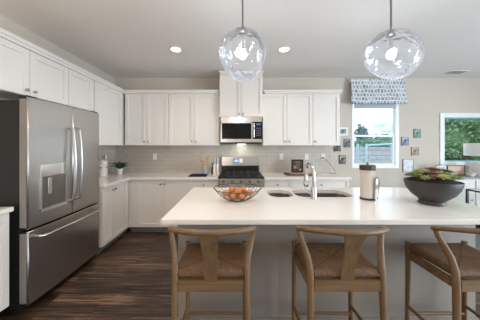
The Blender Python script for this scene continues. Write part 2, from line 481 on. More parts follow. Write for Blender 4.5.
def window(n, w, single):
    x0, x1, z0, z1 = w
    root = bpy.data.objects.new('window_%d' % n, None); root.location = ((x0 + x1) / 2, YB, z0); COL.objects.link(root); root['kind'] = 'structure'
    yo, yi = YB + .06, YB - .006
    fw = .045 if single else .10
    mb = MB()
    if single:
        fr = .05
        for a in ((x0, x0 + .02, z0, z1), (x1 - .07, x1, z0, z1), (x0 + .02, x1 - .07, z0, z0 + .05), (x0 + .02, x1 - .07, z1 - .05, z1)):
            mb.box(a[0], a[1], yi, yo, a[2], a[3], .004)
        part('window_frame', mb, M['vinyl'], root)
        mr = 1.62
        g0, g1 = x0 + .022, x1 - .072
        s1 = MB()
        for a in ((g0, g0 + .03, z0 + .05, mr), (g1 - .03, g1, z0 + .05, mr), (g0 + .03, g1 - .03, z0 + .05, z0 + .085), (g0 + .03, g1 - .03, mr - .035, mr)):
            s1.box(a[0], a[1], yi + .015, yi + .045, a[2], a[3], .003)
        part('window_sash', s1, M['vinyl'], root)
        part('window_pane', MB().box(g0 + .031, g1 - .031, yi + .028, yi + .032, z0 + .086, mr - .036), M['pane'], root)
        part('window_pane', MB().box(g0 + .001, g1 - .001, yi + .05, yi + .054, mr, z1 - .051), M['pane'], root)
    else:
        fr = .085
        for a in ((x0, x0 + fr, z0, z1), (x1 - fr, x1, z0, z1), (x0 + fr, x1 - fr, z0, z0 + fr), (x0 + fr, x1 - fr, z1 - fr, z1)):
            mb.box(a[0], a[1], yi - .012, yo, a[2], a[3], .004)
        part('window_frame', mb, M['vinyl'], root)
        s1 = MB(); f2 = fr + .035
        for a in ((x0 + fr, x0 + f2, z0 + fr, z1 - fr), (x1 - f2, x1 - fr, z0 + fr, z1 - fr), (x0 + f2, x1 - f2, z0 + fr, z0 + fr + .02), (x0 + f2, x1 - f2, z1 - fr - .02, z1 - fr)):
            s1.box(a[0], a[1], yo - .03, yo - .005, a[2], a[3])
        part('window_sash', s1, mat('teal_sash', (0.20, 0.42, 0.45), .5, noise=.05), root)
        part('window_pane', MB().box(x0 + f2, x1 - f2, yo - .02, yo - .016, z0 + fr + .02, z1 - fr - .02), M['pane'], root)
    return root


window(1, W1, True)
window(2, W2, False)

# ------------------------------------------------------------------ outdoors
g = part('ground', MB().box(-25, 50, YB + .15, 70, -0.15, -.05), M['lawn']); g['kind'] = 'structure'
tag(part('block_fence', MB().box(-1, 7.4, 9.0, 9.2, -.1, 1.30).box(-1, 7.4, 8.97, 9.23, 1.30, 1.36), M['block']), 'grey concrete block garden fence seen through the window beside the cabinets', 'fence')
mb = MB()
t = thing('garden_rail', (5.0, 6.5, -.05), 'pale blue metal rail and posts standing in front of the block fence', 'rail')
for x in (3.86, 4.14, 4.95): part('post', MB().tube([(x, 6.5, -.05), (x, 6.5, 1.48)], .035, 10), M['railblue'], t, True)
part('top_rail', MB().tube([(4.14, 6.5, 1.43), (5.4, 6.5, 1.50)], .03, 10), M['railblue'], t, True)


def leaves(mb, c, rx, rz, n, size, rnd):
    for _ in range(n):
        d = Vector((rnd.gauss(0, 1), rnd.gauss(0, 1), rnd.gauss(0, 1))).normalized() * (0.55 + 0.5 * rnd.random())
        lump = 1 + .22 * math.sin(d.x * 7 + c[0]) * math.cos(d.z * 6 + c[1])
        p = Vector(c) + Vector((d.x * rx, d.y * rx, d.z * rz)) * lump
        a = Vector((rnd.gauss(0, 1), rnd.gauss(0, 1), rnd.gauss(0, 1))).normalized(); b = a.orthogonal().normalized()
        s = size * (0.6 + .8 * rnd.random())
        v = [mb.b.verts.new(q) for q in (p - a * s, p + b * s * .45, p + a * s, p - b * s * .45)]
        mb.b.faces.new(v)


def tree(x, y, h, rx, rz, n, size, m, label, name='leafy_tree', cat='tree'):
    rnd = random.Random(int(x * 10 + y))
    r = thing(name, (x, y, -.05), label, cat, None)
    part('trunk', MB().tube([(x, y, -.05), (x + .05, y, h * .4), (x, y, h - rz * .3)], [.14, .10, .06], 10), M['bark'], r, True)
    mb = MB(); mb.ball((x, y, h), 1, 3, (rx * .72, rx * .72, rz * .72))
    for v in mb.b.verts:
        v.co += (v.co - Vector((x, y, h))) * .18 * math.sin(v.co.x * 5) * math.cos(v.co.z * 6)
    leaves(mb, (x, y, h), rx, rz, n, size, rnd)
    part('crown', mb, m, r)


tree(12.9, 19, 1.15, 2.9, .95, 3500, .16, M['leaf2'], 'wide dark green bush just beyond the grey block fence', 'leafy_bush', 'bush')
tree(18.4, 30, 3.0, .9, 1.6, 900, .2, M['leaf3'], 'taller distant tree with a pointed crown above the fence line')
tree(21.3, 30, 2.2, 1.5, .95, 1200, .2, M['leaf3'], 'low rounded distant tree right of the pointed one beyond the fence')
tree(8.9, 8.0, 2.3, .95, 1.3, 11000, .06, M['leaf1'], 'bright green leafy tree filling the left side of the living area window')
tree(11.6, 8.0, 2.4, 1.2, 1.3, 11000, .06, M['leaf1'], 'bright green leafy tree behind the lamp shade in the living area window')
tree(13.6, 12.5, 1.5, 2.0, 1.6, 7000, .08, M['leaf2'], 'dark low shrub behind the bright green trees outside', 'leafy_shrub', 'shrub')

# ------------------------------------------------------------------ cabinets
def mapper(face, plane):
    """(u, v, z) -> world box; v runs outwards from the front plane"""
    if face == '-y': return lambda mb, u0, u1, v0, v1, z0, z1, bev=0: mb.box(u0, u1, plane - v0, plane - v1, z0, z1, bev)
    return lambda mb, u0, u1, v0, v1, z0, z1, bev=0: mb.box(plane + v0, plane + v1, u0, u1, z0, z1, bev)


def knob(parent, face, plane, u, z, r=.014):
    prof = [(0, 0), (.006, 0), (.006, .014), (r, .018), (r, .026), (r * .6, .031), (0, .032)]
    if face == '-y': mb = MB().lathe((u, plane, z), prof, 14, '-y')
    else: mb = MB().lathe((plane, u, z), prof, 14, 'x')
    return part('knob', mb, M['nickel'], parent, True)


def front(kind, B, u0, u1, z0, z1, face, plane, parent, knobs, rail=.058):
    g = .0018; u0 += g; u1 -= g; z0 += g; z1 -= g
    mb = MB(); t = .02
    B(mb, u0, u0 + rail, 0, t, z0, z1, .0015); B(mb, u1 - rail, u1, 0, t, z0, z1, .0015)
    B(mb, u0 + rail, u1 - rail, 0, t, z1 - rail, z1, .0015); B(mb, u0 + rail, u1 - rail, 0, t, z0, z0 + rail, .0015)
    B(mb, u0 + rail, u1 - rail, 0, t - .012, z0 + rail, z1 - rail)
    d = part(kind, mb, M['cab'], parent)
    for ku, kz in knobs: knob(d, face, (plane - t) if face == '-y' else (plane + t), ku, kz)
    return d


def cabinet(name, label, cat, group, face, plane, u0, u1, depth, z0, z1, fronts, toe=False, rail=.058, extra=None):
    B = mapper(face, plane)
    um = (u0 + u1) / 2
    loc = (um, plane + depth / 2, 0 if toe else z0) if face == '-y' else (plane - depth / 2, um, 0 if toe else z0)
    r = thing(name, loc, label, cat, group)
    mb = MB(); B(mb, u0 + .0008, u1 - .0008, -.0005, -depth, z0, z1); part('body', mb, M['cab'], r)
    if toe:
        mb = MB(); B(mb, u0 + .001, u1 - .001, -.06, -depth, 0.001, z0 - .0005); part('toe_kick', mb, M['toe'], r)
    for kind, a, b, c, d, kn in fronts: front(kind, B, a, b, c, d, face, plane, r, kn, rail if kind != 'drawer' else .03)
    return r


DT = .02
UG, BG = 'wall cabinets with shaker doors', 'base cabinets with shaker doors'
YU, YBASE, YMW = 3.58, 3.31, 3.51             # cabinet box planes (doors stand 2 cm proud)
ZB, ZT = 1.42, 2.315
dpU = YB - YU - .0115
cabinet('wall_cabinet', 'white wall cabinet with two shaker doors, in the corner over the potted fern', 'cabinet', UG, '-y', YU, -1.938, -1.172, dpU, ZB, ZT,
        [('door', -1.927, -1.554, ZB, ZT, [(-1.585, 1.49)]), ('door', -1.554, -1.174, ZB, ZT, [(-1.522, 1.49)])])
cabinet('wall_cabinet', 'white wall cabinet with two shaker doors, immediately left of the microwave', 'cabinet', UG, '-y', YU, -1.172, -.284, dpU, ZB, ZT,
        [('door', -1.172, -.729, ZB, ZT, [(-.765, 1.49)]), ('door', -.729, -.286, ZB, ZT, [(-.695, 1.49)])])
cabinet('wall_cabinet', 'white wall cabinet with two doors, immediately right of the microwave', 'cabinet', UG, '-y', YU, .463, 1.337, dpU, ZB, ZT,
        [('door', .465, .885, ZB, ZT, [(.855, 1.49)]), ('door', .885, 1.336, ZB, ZT, [(.925, 1.49)])])
cabinet('wall_cabinet', 'white single door wall cabinet at the row end next to the small pictures', 'cabinet', UG, '-y', YU, 1.337, 1.806, dpU, ZB, ZT,
        [('door', 1.337, 1.805, ZB, ZT, [(1.375, 1.49)])])
cabinet('wall_cabinet', 'taller raised white cabinet with two doors directly above the microwave', 'cabinet', UG, '-y', YMW, -.283, .462, YB - YMW - .0115, 1.907, 2.62,
        [('door', -.28, .088, 1.909, 2.62, [(.055, 1.955)]), ('door', .088, .459, 1.909, 2.62, [(.121, 1.955)])])
XU = -1.97
cabinet('wall_cabinet', 'white two door cabinet above the near half of the refrigerator, its knobs paired', 'cabinet', UG, '+x', XU, 1.49, 2.386, XU - XL - .001, 1.88, ZT,
        [('door', 1.49, 1.94, 1.88, ZT, [(1.90, 1.93)]), ('door', 1.94, 2.385, 1.88, ZT, [(1.98, 1.93)])])
cabinet('wall_cabinet', 'narrow white single door cabinet above the far end of the refrigerator', 'cabinet', UG, '+x', XU, 2.386, 2.80, XU - XL - .001, 1.88, ZT,
        [('door', 2.387, 2.80, 1.88, ZT, [])])
cabinet('wall_cabinet', 'tall white single door wall cabinet beyond the refrigerator, over the white canister', 'cabinet', UG, '+x', XU, 2.80, 3.888, XU - XL - .011, ZB, ZT,
        [('door', 2.835, 3.50, ZB, ZT, [(2.875, 1.49)])])


def crown_y(n, x0, x1, yf, z, yb=YB):
    mb = MB(); mb.box(x0 - .012, x1 + .012, yf - .034, yb - .001, z, z + .03, .004); mb.box(x0 - .03, x1 + .03, yf - .05, yb - .001, z + .03, z + .065, .006)
    struct('trim_%d' % n, mb, M['cab'])


mb = MB()
mb.prism([(XL + .001, 1.47), (-1.938, 1.47), (-1.938, 3.546), (-.296, 3.546), (-.296, YB - .001), (XL + .001, YB - .001)], ZT + .001, ZT + .03)
mb.prism([(XL + .001, 1.46), (-1.925, 1.46), (-1.925, 3.532), (-.296, 3.532), (-.296, YB - .001), (XL + .001, YB - .001)], ZT + .03, ZT + .065)
struct('trim_1', mb, M['cab'])
crown_y(2, .505, 1.806, YU, ZT + .001)
crown_y(3, -.262, .441, YMW, 2.621)

# base cabinets
ZC0, ZC1 = .874, .91
dpB = YB - YBASE - .0115
cabinet('base_cabinet', 'white base cabinet with two full height doors, in the corner under the fern counter', 'cabinet', BG, '-y', YBASE, -1.735, -.738, dpB, .10, ZC0 - .001,
        [('door', -1.605, -1.172, .105, .868, [(-1.205, .80)]), ('door', -1.172, -.739, .105, .868, [(-1.138, .80)])], True)
cabinet('base_cabinet', 'white base cabinet with one drawer over a door, left of the stove', 'cabinet', BG, '-y', YBASE, -.738, -.292, dpB, .10, ZC0 - .001,
        [('drawer', -.738, -.294, .715, .868, [(-.516, .79)]), ('door', -.738, -.294, .105, .71, [(-.335, .65)])], True)
cabinet('base_cabinet', 'white base cabinet with a narrow drawer, right of the stove', 'cabinet', BG, '-y', YBASE, .452, .883, dpB, .10, ZC0 - .001,
        [('drawer', .455, .883, .715, .868, [(.668, .79)]), ('door', .455, .883, .105, .71, [(.50, .65)])], True)
cabinet('base_cabinet', 'white base cabinet with a wide drawer, behind the kitchen faucet', 'cabinet', BG, '-y', YBASE, .883, 1.81, dpB, .10, ZC0 - .001,
        [('drawer', .884, 1.808, .715, .868, [(1.365, .79)]), ('door', .884, 1.346, .105, .71, [(1.31, .65)]), ('door', 1.346, 1.808, .105, .71, [(1.38, .65)])], True)
XB = -1.74
cabinet('base_cabinet', 'white base cabinet standing between the refrigerator and the kitchen corner', 'cabinet', BG, '+x', XB, 2.645, YBASE + .57, XB - XL - .011, .10, ZC0 - .001,
        [('door', 2.645, 2.875, .105, .868, [(2.845, .80)]), ('door', 2.875, 3.285, .105, .868, [(2.905, .80)])], True, .05)
cabinet('base_cabinet', 'white base cabinet on the near side of the refrigerator, cut by the picture edge', 'cabinet', BG, '+x', -1.87, .80, 1.675, -1.87 - XL - .001, .10, ZC0 - .001,
        [('door', .80, 1.24, .105, .868, []), ('door', 1.24, 1.675, .105, .868, [])], True)
mb = MB().prism([(XL + .011, 2.638), (-1.69, 2.638), (-1.69, 3.25), (-.291, 3.25), (-.291, YB - .0115), (XL + .011, YB - .0115)], ZC0, ZC1)
tag(part('countertop', mb, M['quartz']), 'white quartz counter forming an L around the kitchen corner left of the stove', 'countertop')
tag(part('countertop', MB().box(.451, 1.835, 3.25, YB - .0115, ZC0, ZC1, .003), M['quartz']), 'straight white quartz counter right of the stove', 'countertop')
tag(part('countertop', MB().box(XL + .001, -1.83, .78, 1.69, ZC0, ZC1, .003), M['quartz']), 'short white quartz counter on the near side of the refrigerator', 'countertop')

# ------------------------------------------------------------------ refrigerator
FY0, FY1, FX = 1.72, 2.62, -1.73
r = thing('refrigerator', (-2.0, 2.17, 0), 'stainless steel french door refrigerator with a water dispenser and bottom freezer', 'refrigerator')
part('case', MB().box(XL + .03, FX - .095, FY0 + .012, FY1 - .012, .03, 1.80, .006).box(XL + .1, FX - .12, FY0 + .03, FY1 - .03, 0.001, .03), M['dkgrey'], r)


def bulged(y0, y1, z0, z1, hole=None):
    """door leaf whose front bows gently outwards across the whole width"""
    mb = MB(); b = mb.b; n = 14
    def fx(y): t = (y - (FY0 + FY1) / 2) / (FY1 - FY0) * 2; return FX - .016 * t * t
    ys = [y0] + [y0 + .008] + [y0 + .008 + (y1 - y0 - .016) * k / n for k in range(1, n)] + [y1 - .008, y1]
    xs = [fx(y) - (.010 if i in (0, len(ys) - 1) else 0) for i, y in enumerate(ys)]
    zs = [z0, z0 + .006, z1 - .006, z1]
    g = [[b.verts.new((x - (.008 if k in (0, 3) else 0), y, z)) for k, z in enumerate(zs)] for x, y in zip(xs, ys)]
    for i in range(len(ys) - 1):
        for k in range(3): b.faces.new((g[i][k], g[i + 1][k], g[i + 1][k + 1], g[i][k + 1]))
    return mb, fx


def leaf(name, y0, y1, z0, z1, parent):
    mb, fx = bulged(y0, y1, z0, z1)
    d = part(name, mb, M['steel'], parent, True)
    part('door_core', MB().box(FX - .092, FX - .027, y0 + .001, y1 - .001, z0 + .012, z1 - .012, .004), M['doorside'], d)
    part('dark_gap_box', MB().box(FX - .088, FX - .032, y0 + .004, y1 - .004, z0 + .002, z1 - .002), M['black'], d)  # black box puts the dark of the gaps between leaves into colour
    return d, fx


dl, fx = leaf('door', FY0, 2.167, .703, 1.825, r)
dr, fx = leaf('door', 2.173, FY1, .703, 1.825, r)
dz, fx = leaf('freezer_drawer', FY0, FY1, .065, .686, r)
for d, y in ((dl, 2.128), (dr, 2.212)):
    pts = [(FX - .004, y, 1.60), (FX + .03, y, 1.59)] + [(FX + .045 + .022 * math.sin(PI * k / 14), y, 1.58 - (1.58 - .86) * k / 14) for k in range(15)] + [(FX + .03, y, .85), (FX - .004, y, .84)]
    part('handle', MB().tube(pts, .0135, 12), M['handle'], d, True)
pts = [(FX - .018, 1.79, .625), (FX + .035, 1.79, .625), (FX + .05, 1.81, .625)] + [(FX + .055 + .012 * math.sin(PI * k / 10), 1.83 + (.69) * k / 10, .625) for k in range(11)] + [(FX + .05, 2.54, .625), (FX + .035, 2.56, .625), (FX - .018, 2.56, .625)]
part('handle', MB().tube(pts, .0125, 12), M['chrome'], dz, True)
ds = part('water_dispenser', MB().box(FX - .01, FX + .004, 1.815, 2.095, 1.135, 1.24, .003), M['steel_h'], r)
part('dispenser_niche', MB().box(FX - .01, FX + .0035, 1.815, 1.83, .83, 1.134, .001).box(FX - .01, FX + .0035, 2.08, 2.095, .83, 1.134, .001).box(FX - .012, FX + .006, 1.815, 2.095, .82, .85, .002), M['steel_h'], ds)
part('niche_back', MB().box(FX - .012, FX + .0008, 1.831, 2.079, .852, 1.133), mat('smoked_steel', (.20, .185, .17), .3, .8, noise=.1), ds)
part('dispenser_paddle', MB().box(FX + .001, FX + .014, 1.875, 1.915, .97, 1.12, .004), M['chrome'], ds)
for y in (FY0 + .01, FY1 - .10): part('hinge_cover', MB().box(FX - .11, FX - .03, y, y + .09, 1.826, 1.84, .004), M['dkgrey'], r)

# ------------------------------------------------------------------ microwave
MX0, MX1, MZ0, MZ1, MY = -.264, .443, 1.445, 1.903, 3.49
r = thing('microwave', (.09, 3.68, MZ0), 'stainless steel microwave mounted over the stove under the raised cabinet', 'microwave')
part('case', MB().box(MX0, MX1, MY + .03, YB - .012, MZ0 + .012, MZ1, .003), M['black'], r)
part('vent_strip', MB().box(MX0, MX1, MY, MY + .03, 1.822, MZ1, .003), M['steel_h'], r)
d = part('door', MB().box(MX0, .285, MY, MY + .03, 1.475, 1.53, .003).box(MX0, MX0 + .022, MY, MY + .03, 1.53, 1.82, .002).box(.262, .285, MY, MY + .03, 1.53, 1.82, .002).box(MX0, .285, MY, MY + .03, 1.800, 1.821, .002), M['steel_h'], r)
part('door_window', MB().box(MX0 + .022, .262, MY + .002, MY + .03, 1.53, 1.80), M['blackglass'], d)
part('handle', MB().tube([(.305, MY + .002, 1.55), (.305, MY - .035, 1.56), (.305, MY - .04, 1.68), (.305, MY - .035, 1.79), (.305, MY + .002, 1.80)], .011, 10), M['chrome'], d, True)
c = part('control_panel', MB().box(.287, MX1, MY, MY + .03, 1.53, 1.821, .003), M['blackglass'], r)
part('display', MB().box(.345, .425, MY - .001, MY + .002, 1.765, 1.795), M['display'], c)
mb = MB()
for i in range(3):
    for k in range(4): mb.box(.348 + i * .027, .368 + i * .027, MY - .001, MY + .002, 1.58 + k * .04, 1.603 + k * .04)
part('keypad', mb, mat('grey_keys', (.10, .10, .11), .5, noise=.1), c)
part('bottom_strip', MB().box(.286, MX1, MY, MY + .03, 1.475, 1.529, .003), M['steel_h'], r)
part('vent_grille', MB().box(MX0 + .005, MX1 - .005, MY + .005, YB - .02, MZ0, 1.474, .003), M['black'], r)
part('lamp_lens', MB().box(.02, .17, 3.62, 3.72, MZ0 - .003, MZ0 - .0002), M['hoodlight'], r)
l = bpy.data.lights.new('cooktop_light', 'AREA'); l.size = .12; l.energy = .6; l.color = (.88, 1.0, .88)
lo = bpy.data.objects.new('cooktop_light', l); lo.location = (.09, 3.74, MZ0 - .01); lo.rotation_euler = (math.radians(25), 0, 0); COL.objects.link(lo)

# ------------------------------------------------------------------ stove
SX0, SX1, SY = -.285, .445, 3.235
r = thing('gas_range', (.08, 3.55, 0), 'stainless steel gas range with a black cooktop and clock backguard', 'stove')
part('body', MB().box(SX0, SX1, SY + .05, YB - .013, .03, .895, .002), M['steel'], r)
part('cooktop', MB().box(SX0, SX1, SY + .02, YB - .09, .896, .922, .004), M['black'], r)
bgd = part('backguard', MB().box(SX0 + .02, SX1 - .02, YB - .085, YB - .013, 1.045, 1.21, .010), M['steel_h'], r)
part('backguard_base', MB().box(SX0 + .02, SX1 - .02, YB - .08, YB - .013, .923, 1.044, .002), M['black'], r)
part('display', MB().box(-.055, .06, YB - .0875, YB - .084, 1.10, 1.175), M['display'], bgd)
mb = MB()
seg = {'1': 'bc', '2': 'abged', '0': 'abcdef', '5': 'afgcd'}
def digit(mb, ch, x, z, w, h, y):
    t = .0035
    S = {'a': (x, x + w, z + h - t, z + h), 'b': (x + w - t, x + w, z + h / 2, z + h), 'c': (x + w - t, x + w, z, z + h / 2), 'd': (x, x + w, z, z + t),
         'e': (x, x + t, z, z + h / 2), 'f': (x, x + t, z + h / 2, z + h), 'g': (x, x + w, z + h / 2 - t / 2, z + h / 2 + t / 2)}
    for k in seg[ch]: a = S[k]; mb.box(a[0], a[1], y - .001, y, a[2], a[3])
for i, ch in enumerate('1205'): digit(mb, ch, -.042 + i * .024, 1.12, .014, .034, YB - .0876)
part('clock_digits', mb, M['digits'], bgd)
part('display_reflection', MB().box(.065, .12, YB - .0875, YB - .084, 1.10, 1.175), mat('painted_reflection', (.7, .75, .78), .25, noise=.02), bgd)  # pale patch, a reflection on the display put in as colour
cp = part('control_panel', MB().box(SX0, SX1, SY, SY + .05, .815, .894, .006), M['steel_h'], r)
for i in range(5):
    x = SX0 + .09 + i * .1375
    part('control_knob', MB().lathe((x, SY, .853), [(0, 0), (.026, 0), (.026, .008), (.020, .012), (.018, .036), (0, .038)], 20, '-y'), M['nickel'], r, True)
d = part('oven_door', MB().box(SX0 + .002, SX1 - .002, SY + .012, SY + .049, .235, .800, .006), M['steel_h'], r)
part('oven_window', MB().box(SX0 + .10, SX1 - .10, SY + .009, SY + .014, .36, .66), M['blackglass'], d)
part('handle', MB().tube([(SX0 + .05, SY + .013, .755), (SX0 + .05, SY - .03, .755), (SX1 - .05, SY - .03, .755), (SX1 - .05, SY + .013, .755)], .011, 10), M['chrome'], d, True)
part('storage_drawer', MB().box(SX0 + .002, SX1 - .002, SY + .012, SY + .049, .05, .225, .004), M['steel_h'], r)
for i in range(3):
    x0 = SX0 + .03 + i * .225; x1 = x0 + .215; mb = MB(); y0, y1 = SY + .06, YB - .11; z = .955
    mb.loop([(a, b, z) for a, b in ((x0, y0), (x1, y0), (x1, y1), (x0, y1))], .006)
    for yy in (y0 + .13, (y0 + y1) / 2, y1 - .13): mb.tube([(x0, yy, z), (x1, yy, z)], .006, 8)
    mb.tube([((x0 + x1) / 2, y0, z), ((x0 + x1) / 2, y1, z)], .006, 8)
    for a in (x0, x1):
        for b in (y0, y1): mb.tube([(a, b, .9222), (a, b, z)], .006, 8)
    part('grate', mb, M['iron'], r)
for x, y in ((-.16, 3.40), (-.16, 3.65), (.08, 3.52), (.32, 3.40), (.32, 3.65)):
    part('burner', MB().lathe((x, y, .9222), [(.05, 0), (.05, .008), (.03, .012), (.03, .02), (0, .021)], 20), M['iron'], r, True)

# ------------------------------------------------------------------ island
IX0, IX1, IY0, IY1 = -.515, 2.02, 1.392, 2.47
r = thing('kitchen_island', (.75, 2.0, 0), 'long kitchen island with a white quartz top and a plain grey-beige base', 'island')
sl = part('island_top', MB().box(IX0, IX1, IY0, IY1, .874, .91, .004), M['quartz'], r)
hole = [(.335, 1.215)]
for h0, h1 in ((.335, .586), (.608, 1.185)):
    co = part('cutter', MB().prism(rrect(h0, h1, 2.005, 2.335, .11, 8), .80, 1.0), M['white']); cut(sl, co)
bx0, bx1, by0, by1 = -.47, 1.945, 1.665, 2.43
part('base_panel', MB().box(bx0, bx1, by0, by0 + .02, 0.001, .873), M['island'], r)
part('base_panel', MB().box(bx0, bx0 + .02, by0 + .0205, by1, 0.001, .873), M['island'], r)
part('base_panel', MB().box(bx1 - .02, bx1, by0 + .0205, by1, 0.001, .873), M['island'], r)
part('base_panel', MB().box(bx0 + .0205, bx1 - .0205, by1 - .02, by1, .10, .873), M['cab'], r)
part('corner_post', MB().box(.355, .358, by0 - .002, by0 - .0002, .05, .873), M['island'], r)
part('base_molding', MB().box(bx0 - .012, bx1 + .012, by0 - .012, by0 - .0002, 0.001, .02), M['island'], r)

# sink: an undermount double bowl
r = thing('kitchen_sink', (.77, 2.17, .67), 'stainless undermount sink with two unequal bowls set in the island', 'sink')
def bowl(x0, x1):
    mb = MB(); y0, y1 = 1.992, 2.348; zt, zb = .8735, .69
    P = rrect(x0, x1, y0, y1, .07, 6); Q = rrect(x0 + .02, x1 - .02, y0 + .02, y1 - .02, .06, 6)
    a = [mb.b.verts.new((x, y, zt)) for x, y in P]; b = [mb.b.verts.new((x, y, zb + .02)) for x, y in Q]
    Q2 = rrect(x0 + .05, x1 - .05, y0 + .05, y1 - .05, .05, 6); c = [mb.b.verts.new((x, y, zb)) for x, y in Q2]; n = len(P)
    for A, Bv in ((a, b), (b, c)):
        for i in range(n): mb.b.faces.new((A[i], A[(i + 1) % n], Bv[(i + 1) % n], Bv[i]))
    mb.b.faces.new(list(reversed(c)))
    return mb
smat = steel_mat('sink_steel', (.27, .24, .22), .3, 0)
part('basin', bowl(.325, .592), smat, r, True); part('basin', bowl(.602, 1.195), smat, r, True)
for x in (.46, .915): part('drain', MB().lathe((x, 2.17, .6905), [(.045, 0), (.045, .004), (.03, .005), (.025, .002), (0, .002)], 20), M['chrome'], r, True)

# faucet
FXX, FYY = .735, 1.935
r = thing('kitchen_faucet', (FXX, FYY, .91), 'chrome gooseneck pull-down faucet standing at the sink edge of the island', 'faucet')
part('base', MB().lathe((FXX, FYY, .9105), [(0, 0), (.032, 0), (.032, .008), (.029, .018), (.027, .10), (.020, .118), (0, .115)], 24), M['chrome'], r, True)
pts = [(FXX, FYY, 1.02), (FXX, FYY, 1.13)] + [(FXX, FYY + .105 - .105 * math.cos(a), 1.14 + .10 * math.sin(a)) for a in (PI * k / 14 for k in range(15))] + [(FXX, FYY + .213, 1.10)]
part('spout', MB().tube(pts, .0165, 14), M['chrome'], r, True)
part('spray_head', MB().tube([(FXX, FYY + .213, 1.105), (FXX, FYY + .216, 1.07), (FXX, FYY + .219, 1.0), (FXX, FYY + .22, .985)], [.018, .023, .026, .022], 16), M['chrome'], r, True)
part('lever', MB().tube([(FXX - .02, FYY, .965), (FXX - .045, FYY, .972), (FXX - .10, FYY + .015, 1.02)], [.011, .009, .006], 10), M['chrome'], r, True)

# ------------------------------------------------------------------ counter stools
def make_stool():
    r = thing('counter_stool', (0, 0, 0), 'x', 'stool', 'wooden counter stools with woven seats')
    sw, sy0, sy1 = .215, -.17, .17
    oak, oakx = M['oak'], M['oak_x']
    for s in (-1, 1):
        # rear leg bends forward and outward above the seat to carry the top rail
        pts = [(s * .225, -.185, 0.001), (s * .219, -.18, .35), (s * .215, -.175, .56), (s * .215, -.168, .66), (s * .222, -.150, .73), (s * .238, -.125, .79), (s * .254, -.105, .84), (s * .263, -.098, .878)]
        part('leg', MB().tube(pts, [.0155, .018, .020, .020, .0195, .018, .016, .014], 14), oak, r, True)
        part('leg', MB().tube([(s * .219, .172, .001), (s * .215, .168, .45), (s * .215, .168, .68)], [.015, .018, .019], 14), oak, r, True)
    # seat rails
    part('seat_rail', MB().box(-.20, .20, -.188, -.158, .545, .612, .006), oakx, r)
    part('seat_rail', MB().box(-.20, .20, .155, .180, .555, .612, .006), oakx, r)
    for s in (-1, 1): part('seat_rail', MB().box(s * .203, s * .228, -.155, .155, .555, .612, .006), M['oak'], r)
    # woven seat
    mb = MB(); n = 22; b = mb.b; hx, hy = .225, .185
    def prof(u): return 1 - abs(u) ** 14
    top = [[None] * (n + 1) for _ in range(n + 1)]; bot = [[None] * (n + 1) for _ in range(n + 1)]
    for i in range(n + 1):
        for k in range(n + 1):
            u, v = 2 * i / n - 1, 2 * k / n - 1
            e = prof(u) * prof(v); sag = -.012 * (1 - u * u) * (1 - v * v)
            x, y = u * hx, v * hy
            top[i][k] = b.verts.new((x, y, .645 + .030 * e ** .5 + sag))
            bot[i][k] = b.verts.new((x, y, .645 - .034 * e ** .5)) if 0 < i < n and 0 < k < n else top[i][k]
    for i in range(n):
        for k in range(n):
            b.faces.new((top[i][k], top[i + 1][k], top[i + 1][k + 1], top[i][k + 1]))
            b.faces.new((bot[i][k + 1], bot[i + 1][k + 1], bot[i + 1][k], bot[i][k]))
    part('seat', mb, M['cord'], r, True, auto=False)
    # curved top rail
    pts = []; rad = []
    for k in range(25):
        a = -1 + 2 * k / 24
        th = a * math.radians(96)
        x = .266 * math.sin(th); y = -.095 - .178 * math.cos(th)
        pts.append((x, y, .932 - .052 * abs(a) ** 2.4)); rad.append((.017 - .004 * abs(a) ** 3, .017 - .003 * abs(a)))
    part('top_rail', MB().tube(pts, rad, 14), oakx, r, True)
    # back splat, a tapering board that leans from the seat rail to the top rail
    mb = MB(); b = mb.b; rows = []
    for z, w, y in ((.60, .040, -.172), (.68, .040, -.190), (.76, .041, -.212), (.84, .045, -.240), (.89, .052, -.257), (.925, .060, -.270)):
        rows.append([b.verts.new(p) for p in ((-w, y - .007, z), (w, y - .007, z), (w, y + .007, z), (-w, y + .007, z))])
    for a, c in zip(rows, rows[1:]):
        for k in range(4): b.faces.new((a[k], a[(k + 1) % 4], c[(k + 1) % 4], c[k]))
    b.faces.new(rows[0][::-1]); b.faces.new(rows[-1])
    part('splat', mb, oak, r)
    # stretchers
    part('stretcher', MB().tube([(-.215, .17, .13), (.215, .17, .13)], .012, 10), oakx, r, True)
    part('stretcher', MB().tube([(-.22, -.18, .23), (.22, -.18, .23)], .012, 10), oakx, r, True)
    for s in (-1, 1): part('stretcher', MB().tube([(s * .22, -.18, .19), (s * .217, .17, .19)], .012, 10), oak, r, True)
    return r


st = make_stool()
spots = [(-.15, 'oak counter stool with a woven cord seat, standing below the wire fruit basket'),
         (.66, 'oak counter stool with a woven cord seat, standing below the kitchen faucet'),
         (1.53, 'oak counter stool with a woven cord seat, at the succulent bowl end of the island')]
for i, (x, lab) in enumerate(spots):
    o = st if i == 0 else copy_tree(st)
    o.location = (x, 1.398, 0); o['label'] = lab

